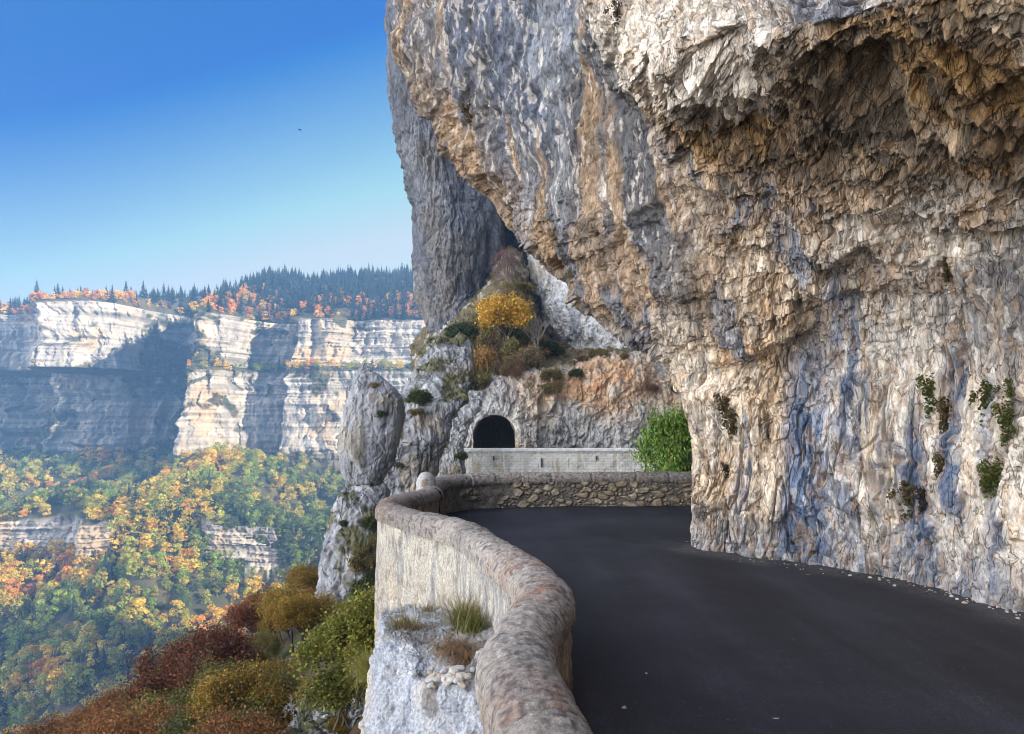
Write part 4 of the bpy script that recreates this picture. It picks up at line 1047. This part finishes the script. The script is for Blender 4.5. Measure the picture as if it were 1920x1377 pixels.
SH = [(bp1,880,706,2.0,"dark green shrub below the rust red bush"),(bp1,838,735,1.6,"dark green shrub on the crest above the pale buttress"),(bp1,905,668,2.3,"large dark shrub left of the golden tree"),
 (bp1,925,640,2.2,"dark evergreen shrub under the golden tree"),(bp1,985,600,2.0,"tall dark shrub right of the golden tree"),(bp1,1012,645,1.6,"dark shrub at the foot of the pale cliff"),(bp1,960,655,1.9,"dark shrub on the grassy slope above the tunnel"),
 (bp1,866,720,1.6,"dark shrub hanging above the tunnel arch, left side"),(bp1,1078,692,1.0,"small round dark green bush on the orange rock"),(bp1,1150,640,1.2,"dark shrub on the ledge under the overhang"),
 (bp2,1040,722,1.7,"olive shrub in the hollow above the orange rock"),(bp2,1022,700,1.4,"olive shrub at the edge of the orange rock"),(bp2,985,680,1.7,"olive shrub on the crest right of the tunnel"),(bp2,940,690,1.5,"olive shrub directly above the tunnel"),
 (bp2,1125,655,1.3,"olive shrub at the foot of the pale cliff"),(bp2,1165,660,1.1,"olive shrub on the ledge beside the pale cliff"),(bp2,1262,735,1.3,"olive shrub above the green tree"),(bp2,812,690,1.6,"olive shrub on the left shoulder of the buttress"),
 (bp3,965,690,1.8,"reddish twiggy shrub right above the tunnel"),(bp3,1010,640,2.2,"reddish twiggy shrub amid the bare saplings"),(bp3,1045,648,1.8,"reddish twiggy shrub below the pale cliff"),(bp3,985,625,2.2,"reddish twiggy shrub right of the golden tree trunk"),
 (bp3,845,755,1.5,"reddish twiggy shrub on the pale rocks left of the tunnel"),(bp3,1230,720,1.3,"reddish twiggy shrub on the tan rock wall"),(bp3,895,640,2.0,"reddish twiggy shrub beside the rust red bush"),(bp3,1095,665,1.3,"reddish twiggy shrub on the cliff edge")]
for pr, px, py, s_, lb in SH: put(pr, TUN_V, px, py, s_, lb)
for pr, V, px, py, s_, lb in [(bp1,B2_V,872,862,.9,"dark bush hanging at the left end of the white wall"),(bp1,B1_V,790,740,.9,"dark tuft on top of the fluted buttress"),(bp2,B1_V,772,770,.6,"olive tuft on the face of the fluted buttress"),(bp1,B1_V,742,875,.5,"small dark tuft low on the fluted buttress"),
   (bp1,PIN_V,722,775,.55,"dark mossy tuft on the right side of the pinnacle"),(bp2,PIN_V,700,715,.5,"olive tuft near the top of the pinnacle"),(bp1,PB_V,700,980,.8,"dark shrub high on the grassy buttress"),(bp2,PB_V,690,1050,.9,"olive grassy clump on the buttress"),(bp1,PB_V,690,1100,1.0,"dark shrub halfway down the buttress"),
   (bp2,PB_V,660,1030,.8,"olive grassy clump on the buttress, left streak"),(bp1,PB_V,642,975,.35,"tiny dark tuft on the upper buttress"),(bp2,B2_V,828,815,.7,"olive shrub on the knobbly pale rock"),(bp1,PB_V,712,1075,.9,"dark shrub beside the wall corner on the buttress"),(bp2,PB_V,705,1010,.9,"olive shrub on the buttress next to the wall")]:
    put(pr, V, px, py, s_, lb)

GUL = [(815,690),(830,640),(870,600),(905,590),(930,540),(965,500),(985,560),(1012,630),(1040,660),(990,690),(930,690),(880,715),(850,735)]
def gully():
    r_ = np.random.default_rng(12); gx = np.array(GUL, float)
    n = 0
    while n < 62:
        x, y = r_.uniform(815, 1060), r_.uniform(500, 735)
        if not inpoly(np.array([x]), np.array([y]), GUL)[0]: continue
        k = r_.choice(4, p=[.38, .27, .22, .13]); pr = (bp1, bp2, bp3, bp3)[k]
        col = ((.07, .095, .035), (.20, .165, .055), (.22, .16, .085), (.34, .20, .07))[k]
        lb = ("dark evergreen shrub among the thick growth of the gully", "olive leaved shrub among the thick growth of the gully", "brown twiggy shrub among the thick growth of the gully", "rusty leaved shrub among the thick growth of the gully")[k]
        sc_ = r_.uniform(.6, 1.6); c = rep(pr, pick(TUN_V, x, y, 10) - np.array([0, 0, .45*sc_]), r_.uniform(0, 6.28), (sc_*1.1, sc_*1.1, sc_*r_.uniform(.8, 1.5)), lb, np.array(col)*r_.uniform(.8, 1.25)); c["group"] = lb.replace("shrub", "shrubs", 1); n += 1
gully()

# autumn trees on the hillside below the road
def hill_point(px, py):
    """where the ray through the photo's point meets the hillside"""
    d = at(px, py, 1.0) - np.array([0, 0, CZ])
    for y in np.linspace(9, 130, 1600):
        p = np.array([0, 0, CZ]) + d*y
        if p[2] < hill_z(np.array([p[0]]), np.array([y]))[0]: return p
    return None
HK = {  # colour, leaf, per, jitter
 'red': ((.22, .085, .042), "dark red brown beech"), 'gold': ((.36, .23, .04), "golden brown tree"), 'olive': ((.23, .20, .05), "olive yellow tree"),
 'green': ((.12, .15, .04), "dark green tree"), 'lime': ((.19, .26, .04), "lime green bush"), 'copper': ((.30, .14, .05), "copper brown tree")}
def hillside_trees():
    r_ = np.random.default_rng(77)
    fine = [plant("hillside_tree", "tree", "tree", r_, (1, 1, 1), 2.7, .05, q_, .12, levels=4, spread=.55, multi=3, kids=(3, 3), bark=(.10, .085, .075)) for q_ in (26, 10, 18)]
    coarse = [plant("hillside_tree", "tree", "tree", r_, (1, 1, 1), 3.0, .09, q_, .16, levels=3, spread=.52, multi=4, kids=(3, 4), bark=(.10, .085, .075)) for q_ in (22, 12, 17)]
    sites = []
    # crest line from the buttress down to the bottom edge of the photo
    crest = [(600,1095),(560,1110),(520,1140),(485,1165),(450,1185),(420,1215),(390,1240),(350,1262),(310,1300),(270,1315),(230,1345),(190,1372),(150,1385)]
    for i in range(len(crest)-1):
        for t in (0., .5):
            x, y = crest[i][0]*(1-t)+crest[i+1][0]*t, crest[i][1]*(1-t)+crest[i+1][1]*t
            sites.append((x + r_.normal(0, 6), y + 44 + r_.normal(0, 8), r_.choice(['red', 'red', 'copper', 'red', 'gold']), .8))
    for _ in range(300):
        x = r_.uniform(90, 700); ycr = np.interp(x, [p[0] for p in crest[::-1]], [p[1] for p in crest[::-1]])
        y = r_.uniform(ycr + 60, 1560)
        dd = y - ycr
        if dd < 135: kd = r_.choice(['red', 'copper', 'gold', 'olive', 'green'], p=[.52, .26, .10, .07, .05])
        else: kd = r_.choice(['red', 'copper', 'gold', 'olive', 'green'], p=[.08, .10, .24, .34, .24])
        if x > 480 and dd < 200: kd = r_.choice(['gold', 'olive', 'copper'], p=[.55, .3, .15])
        sites.append((x, y, kd, .5 + .8*r_.random()**1.3))
    sites += [(575, 1260, 'lime', .8), (560, 1235, 'gold', 1.), (610, 1345, 'gold', .45), (540, 1200, 'gold', 1.1), (575, 1180, 'gold', 1.0), (430, 1320, 'olive', 1.2), (380, 1350, 'olive', 1.2), (480, 1340, 'olive', 1.1)]
    sites += [(r_.uniform(510, 690), r_.uniform(1300, 1520), r_.choice(['olive', 'gold', 'green', 'copper']), r_.uniform(.22, .42)) for _ in range(26)]
    taken = []; n = 0; firsts = set()
    for x, y, kd, s_ in sites:
        p = hill_point(x, y)
        if p is None: continue
        if any(np.hypot(p[0]-q[0], p[1]-q[1]) < (1.0 if p[1] < 30 else 1.35) for q in taken): continue
        if (p[0] > -3.2 and p[1] < 16) or (x > 566 and y < 1305) or (x > 505 and y > 1235 and s_ > .5): continue
        taken.append(p)
        fam = fine if p[1] < 40 else coarse
        pr = fam[n % len(fam)]; n += 1
        colr = np.array(HK[kd][0]) * r_.uniform(.8, 1.2)
        ycr = np.interp(x, [q[0] for q in crest[::-1]], [q[1] for q in crest[::-1]])
        place = "on the crest of the hillside" if y - ycr < 60 else ("in the middle of the hillside below the wall" if y < 1300 else "at the bottom of the hillside, near side")
        lb = f"{HK[kd][1]} {place}"
        sz = s_ * (1.0 if p[1] < 30 else 1.15) * r_.uniform(.8, 1.2); colr = colr * .85
        if pr.name not in firsts:
            firsts.add(pr.name); o = pr; o.location = p; o.scale = (sz,)*3; o["label"] = lb
            for ch in o.children:
                if ch.name.split('.')[0] == 'crown': ch.color = (*colr, 1)
        else: o = rep(pr, p, r_.uniform(0, 6.28), sz, lb, colr)
        o["group"] = f"{HK[kd][1]}s {place}"
    for pr in fine + coarse:                     # kinds that found no place
        if pr.name not in firsts:
            for ch in list(pr.children): bpy.data.objects.remove(ch)
            bpy.data.objects.remove(pr)
hillside_trees()
wb = plant("hazel_bush", "yellow green leafy bush growing against the outer face of the parapet", "bush", rs, (.19, .19, .03), 2.3, .062, 14, .10, levels=4, spread=.6, multi=4, kids=(3, 3))
wb.location = at(682, 1310, 13.2)
wb = plant("hazel_bush", "smaller yellow green bush low beside the grass tuft", "bush", rs, (.16, .16, .03), 1.6, .055, 12, .09, levels=3, spread=.6, multi=4, kids=(3, 4))
wb.location = at(655, 1345, 13.5)
sp_t = plant("sapling", "thin sapling with sparse pinkish leaves before the grey buttress", "sapling", rs, (.42, .22, .20), 1.7, .05, 3, .08, levels=3, spread=.5, multi=1, bark=(.13, .10, .09), lean=(-.25, 0))
sp_t.location = at(662, 1300, 14.5)
bt = plant("dead_shrub", "dead pale branches lying beside the jagged outcrop", "shrub", rs, (.2, .2, .2), 1.1, .05, 0, .1, levels=3, spread=.7, multi=3, bark=(.42, .40, .38), lean=(-.6, 0))
bt.location = at(585, 1345, 16.5)
oc, OC_V = rock_tube("jagged_outcrop", [(1248,640,690,15.6),(1262,625,702,15.4),(1290,600,706,15.2),(1312,578,702,15),(1330,562,694,14.8),(1355,545,690,14.5),(1385,525,690,14.2),(1460,505,700,13.8),(1700,490,720,13)], M_MID, 480, amp=.17, size=.30, moss=.05, rows=30, nseg=260, depth=.6, vstretch=.8,
    palette=[(.40,.40,.41),(.28,.285,.30),(.55,.54,.52),(.20,.18,.15)])
tag(oc, "jagged grey rock outcrop among the shrubs below the wall", "rock")

# plants rooted in the near cliff
def rosette(name, rs, n, leaf, r=.5):
    d = rs.normal(size=(n, 3)); d /= np.linalg.norm(d, axis=1)[:, None]; d[:, 1] = -np.abs(d[:, 1])*.8
    ctr = rs.normal(0, .30, (7, 3))*np.array([1, .2, 1.25]); k_ = rs.integers(0, 7, n)
    c = ctr[k_] + d * .30 * rs.uniform(.25, 1.0, (n, 1)) * np.array([1, 1, 1.25]) - np.array([0, 0, .22])*rs.random((n, 1))
    V, F = quads(c, d + rs.normal(0, .5, (n, 3)), leaf, rs, .6)
    return V, F, tones(n, rs, .4, 1.5, .2)
RB = []
for k in range(3):
    V, F, cl = rosette("fern", np.random.default_rng(90+k), 420, .17); RB.append(mesh("crevice_fern", V, F, M_LEAF, cl, link=False))
for i, (px, py, sz, kd, lb) in enumerate([(1732,742,30,'g',"green fern clump, left one of the upper pair on the near cliff"),(1762,775,36,'b',"brown and green fern clump, largest on the near cliff"),(1838,738,30,'g',"round fern clump right of the largest one"),(1878,795,30,'g',"green fern clump near the right edge of the cliff"),
   (1842,893,30,'g',"green fern clump low on the right of the cliff"),(1862,905,20,'g',"small green fern clump touching the low right one"),(1350,770,26,'b',"brown fern tuft near the cliff corner"),(1366,792,24,'b',"brown green fern tuft hanging below the corner tuft"),(1698,918,26,'b',"brown fern clump low in the middle of the cliff"),
   (1718,938,20,'d',"dark dry fern clump beside the low middle one"),(1752,868,22,'b',"brown fern clump under the largest one"),(1886,735,20,'g',"small fern clump at the far right edge"),(1352,885,13,'d',"tiny dark tuft low on the cliff corner"),(1765,505,22,'b',"brown tuft high on the cliff under the roof"),(1150,25,18,'d',"dark tuft on the pale lip of the overhang"),(868,215,16,'b',"brown tuft on the upper left edge of the overhang")]):
    p = pick(CLIFF_V, px, py, 9); s_ = sz / FPX * p[1]
    o = bpy.data.objects.new("crevice_fern", RB[i % 3]); COL.objects.link(o); o.location = p + np.array([0, -.02, 0]); o.scale = (s_*1.5, s_*1.2, s_*1.5); o.rotation_euler = (0, 0, rs.uniform(-.4, .4))
    o.color = (*{'g': (.10, .115, .028), 'b': (.10, .075, .032), 'd': (.06, .04, .025)}[kd], 1)
    tag(o, lb, "fern", "ferns rooted in the near cliff")

# grass tufts and pebbles on the ledge
def tuft(name, label, rs, n, L, color, spread=.5, droop=.5, base=.06):
    V, F, C = [], [], []
    for k in range(n):
        a = rs.uniform(0, 6.283); tl = abs(rs.normal(0, spread)); l = L*rs.uniform(.45, 1.1); b0 = np.array([rs.normal(0, base), rs.normal(0, base), 0]); wd = .0035*rs.uniform(.7, 1.4)
        d = np.array([math.cos(a)*math.sin(tl), math.sin(a)*math.sin(tl), math.cos(tl)]); sd = np.array([-math.sin(a), math.cos(a), 0])*wd
        q = b0.copy(); b = len(V); t = rs.uniform(.55, 1.4); cc = np.array((1, 1, 1))*t if rs.random() > .3 else np.array((1.6, 1.15, .8))*t
        for j in range(6):
            ww = sd*(1 - j/5.6); V += [q - ww, q + ww]; C += [cc, cc]
            d = d + np.array([math.cos(a)*.12, math.sin(a)*.12, -droop*.30]); d /= np.linalg.norm(d); q = q + d*l/5
        F += [(b+2*j, b+2*j+1, b+2*j+3, b+2*j+2) for j in range(5)]
    o = mesh(name, np.array(V), np.array(F), M_LEAF, np.array(C)); o.color = (*color, 1); tag(o, label, "grass", "grass tufts on and below the rock ledge"); return o
for px, py, n, L, colr, lb, dr in [(868,1165,420,.34,(.20,.19,.07),"tall yellow green grass tuft against the parapet on the ledge",.45),(885,1178,300,.26,(.13,.15,.05),"green grass tuft tucked beside the parapet",.5),(850,1215,380,.27,(.22,.16,.10),"dry brown grass hanging over the step of the ledge",1.5),(872,1235,260,.24,(.20,.145,.095),"dry brown grass below the tall tuft",1.5),
    (755,1168,220,.20,(.21,.19,.09),"short yellowish grass tuft at the left edge of the ledge",.6),(785,1172,120,.13,(.19,.16,.09),"low dry grass in the middle of the ledge",.7),(800,1140,120,.14,(.18,.15,.08),"low dry grass at the back of the ledge",.7)]:
    o = tuft("grass_tuft", lb, rs, n, L, colr, droop=dr); o.location = pick(LEDGE_V, px, py, 8)
o = tuft("grass_tuft", "round yellow green grass tuft hanging at the left edge of the rock", rs, 1100, .40, (.24, .25, .07), droop=.9, spread=.7); o.location = at(700, 1262, 8.2)
for v in range(1):
    pass
def pebbles():
    r_ = np.random.default_rng(31); ms = []
    import bmesh
    for k in range(5):
        bm = bmesh.new(); bmesh.ops.create_icosphere(bm, subdivisions=2, radius=1)
        for vtx in bm.verts: vtx.co *= 1 + .22*math.sin(vtx.co.x*3+k)*math.cos(vtx.co.y*4+k*2) ; vtx.co.z *= .65; vtx.co.x *= 1.2
        me = bpy.data.meshes.new("pebble"); bm.to_mesh(me); bm.free()
        t = [(.56,.50,.43),(.50,.43,.36),(.62,.59,.55),(.46,.38,.31),(.55,.53,.52)][k]
        a = me.color_attributes.new("Col", 'FLOAT_COLOR', 'POINT'); a.data.foreach_set("color", np.tile((*t, 1), len(me.vertices)).astype(np.float32)); me.materials.append(M_WALL); ms.append(me)
    for i in range(70):
        px, py = r_.normal(842, 22), r_.normal(1262, 12)
        if px > 890 or py < 1235: continue
        p = pick(LEDGE_V, px, py, 8); s_ = r_.uniform(.012, .034)
        o = bpy.data.objects.new("pebble", ms[i % 5]); COL.objects.link(o); o.location = p + np.array([0, -.005, s_*.4]); o.scale = (s_, s_, s_); o.rotation_euler = (r_.uniform(-.5, .5), r_.uniform(-.5, .5), r_.uniform(0, 6))
        tag(o, "small pale stone in the pebble heap on the rock ledge", "pebble", "pebbles heaped on the rock ledge")
    # chips of rock along the foot of the cliff
    x0 = [(1320,1035),(1440,1052),(1530,1062),(1620,1076),(1690,1090),(1760,1106),(1840,1128),(1915,1152)]
    for i in range(80):
        px = 1330 + 585*r_.random()**.8; py = np.interp(px, [q[0] for q in x0], [q[1] for q in x0]) + abs(r_.normal(0, 5)) + 2
        Y = FPX*1.65/(py-HY); s_ = abs(r_.normal(0, .005)) + .0035 + (r_.random() < .10)*r_.uniform(.005, .014)
        o = bpy.data.objects.new("stone_chip", ms[(i*3+1) % 5]); COL.objects.link(o); o.location = ((px-CX)/FPX*Y, Y, s_*.4+.005); o.scale = (s_, s_, s_); o.rotation_euler = (0, 0, r_.uniform(0, 6))
        tag(o, "pale rock chip lying along the foot of the near cliff", "stone", "rock chips at the foot of the cliff")
    # fallen leaves on the asphalt
    for i, (px, py, lb) in enumerate([(1287,1020,"orange fallen leaf on the asphalt by the cliff corner"),(1170,1338,"pale dry leaf on the asphalt near the parapet"),(1515,1083,"pale brown fallen leaf by the foot of the cliff"),(1772,1122,"dry leaf on the asphalt edge near the right of the cliff"),(1374,1054,"small reddish leaf on the asphalt below the blue streak"),(1505,1086,"reddish fallen leaf beside the pale brown one"),(1212,1272,"tiny pale leaf on the open asphalt"),(1455,1358,"pale dry leaf at the bottom of the road")]):
        Y = FPX*1.65/(py-HY); s_ = .035 if i in (0, 1, 2) else .022
        t = np.linspace(-1, 1, 7); wv = .42*(1-np.abs(t)**1.6); V = np.concatenate([np.stack([t, -wv, .18*t*t+.12*wv], 1), np.stack([t, wv, .18*t*t+.2*wv], 1)])
        F = [(j, j+1, j+8, j+7) for j in range(6)]
        o = mesh("fallen_leaf", V*s_, np.array(F), M_LEAF, np.ones((14, 3))); o.location = ((px-CX)/FPX*Y, Y, .03); o.rotation_euler = (0, .1, i*1.3)
        o.color = (*[(.40,.20,.08),(.45,.40,.33),(.42,.33,.22),(.38,.30,.20),(.36,.16,.07),(.36,.15,.07),(.45,.42,.38),(.45,.42,.38)][i], 1); tag(o, lb, "leaf", "fallen leaves on the road")
pebbles()
def bird():
    b = []
    t = np.linspace(0, 1, 9); r = .055*np.sin(np.pi*np.clip(t, .03, .97))**.7; a = np.linspace(0, 6.283, 9)[:-1]
    V = np.concatenate([np.stack([(tt-.5)*.5 + 0*a, rr*np.cos(a), rr*np.sin(a)], 1) for tt, rr in zip(t, r)])
    root = empty("bird", at(562, 244, 60)); tag(root, "small dark bird soaring in the blue sky", "bird")
    mesh("body", V, gridfaces(9, 8, True), M_BARK, np.tile((.03, .03, .035), (len(V), 1)), smooth=True, parent=root)
    for sg in (-1, 1):
        W = np.array([(.12, sg*.03, .02), (-.10, sg*.03, .02), (.10, sg*.25, .10), (-.08, sg*.25, .10), (-.02, sg*.55, .06), (-.10, sg*.52, .06)])
        W = np.concatenate([W, W - np.array([0, 0, .012])]); F = [(0,1,3,2), (2,3,5,4), (6,8,9,7), (8,10,11,9), (0,2,8,6), (2,4,10,8), (1,7,9,3), (3,9,11,5), (4,5,11,10)]
        mesh("wing", W, np.array(F), M_BARK, np.tile((.03, .03, .035), (12, 1)), parent=root)
    root.rotation_euler = (.3, 0, .4); root.scale = (.6, .6, .6)
bird()

# ------------------------------------------------------------------ air
def haze():
    x0, x1, y0, y1, z0, z1 = -1150, 460, -240, 2700, -275, 235
    V = [(x, y, z) for z in (z0, z1) for y in (y0, y1) for x in (x0, x1)]
    F = [(0,2,3,1), (4,5,7,6), (0,1,5,4), (2,6,7,3), (0,4,6,2), (1,3,7,5)]
    m = bpy.data.materials.new("haze"); m.use_nodes = True; n = m.node_tree; n.nodes.clear()
    v = n.nodes.new("ShaderNodeVolumePrincipled"); o = n.nodes.new("ShaderNodeOutputMaterial")
    v.inputs["Color"].default_value = (.30, .58, 1.0, 1); v.inputs["Density"].default_value = HAZE; v.inputs["Anisotropy"].default_value = .2
    n.links.new(v.outputs[0], o.inputs["Volume"])
    tag(mesh("haze", V, F, m), "pale blue haze over the valley", "haze", kind="stuff")
HAZE = 0.00034
haze()
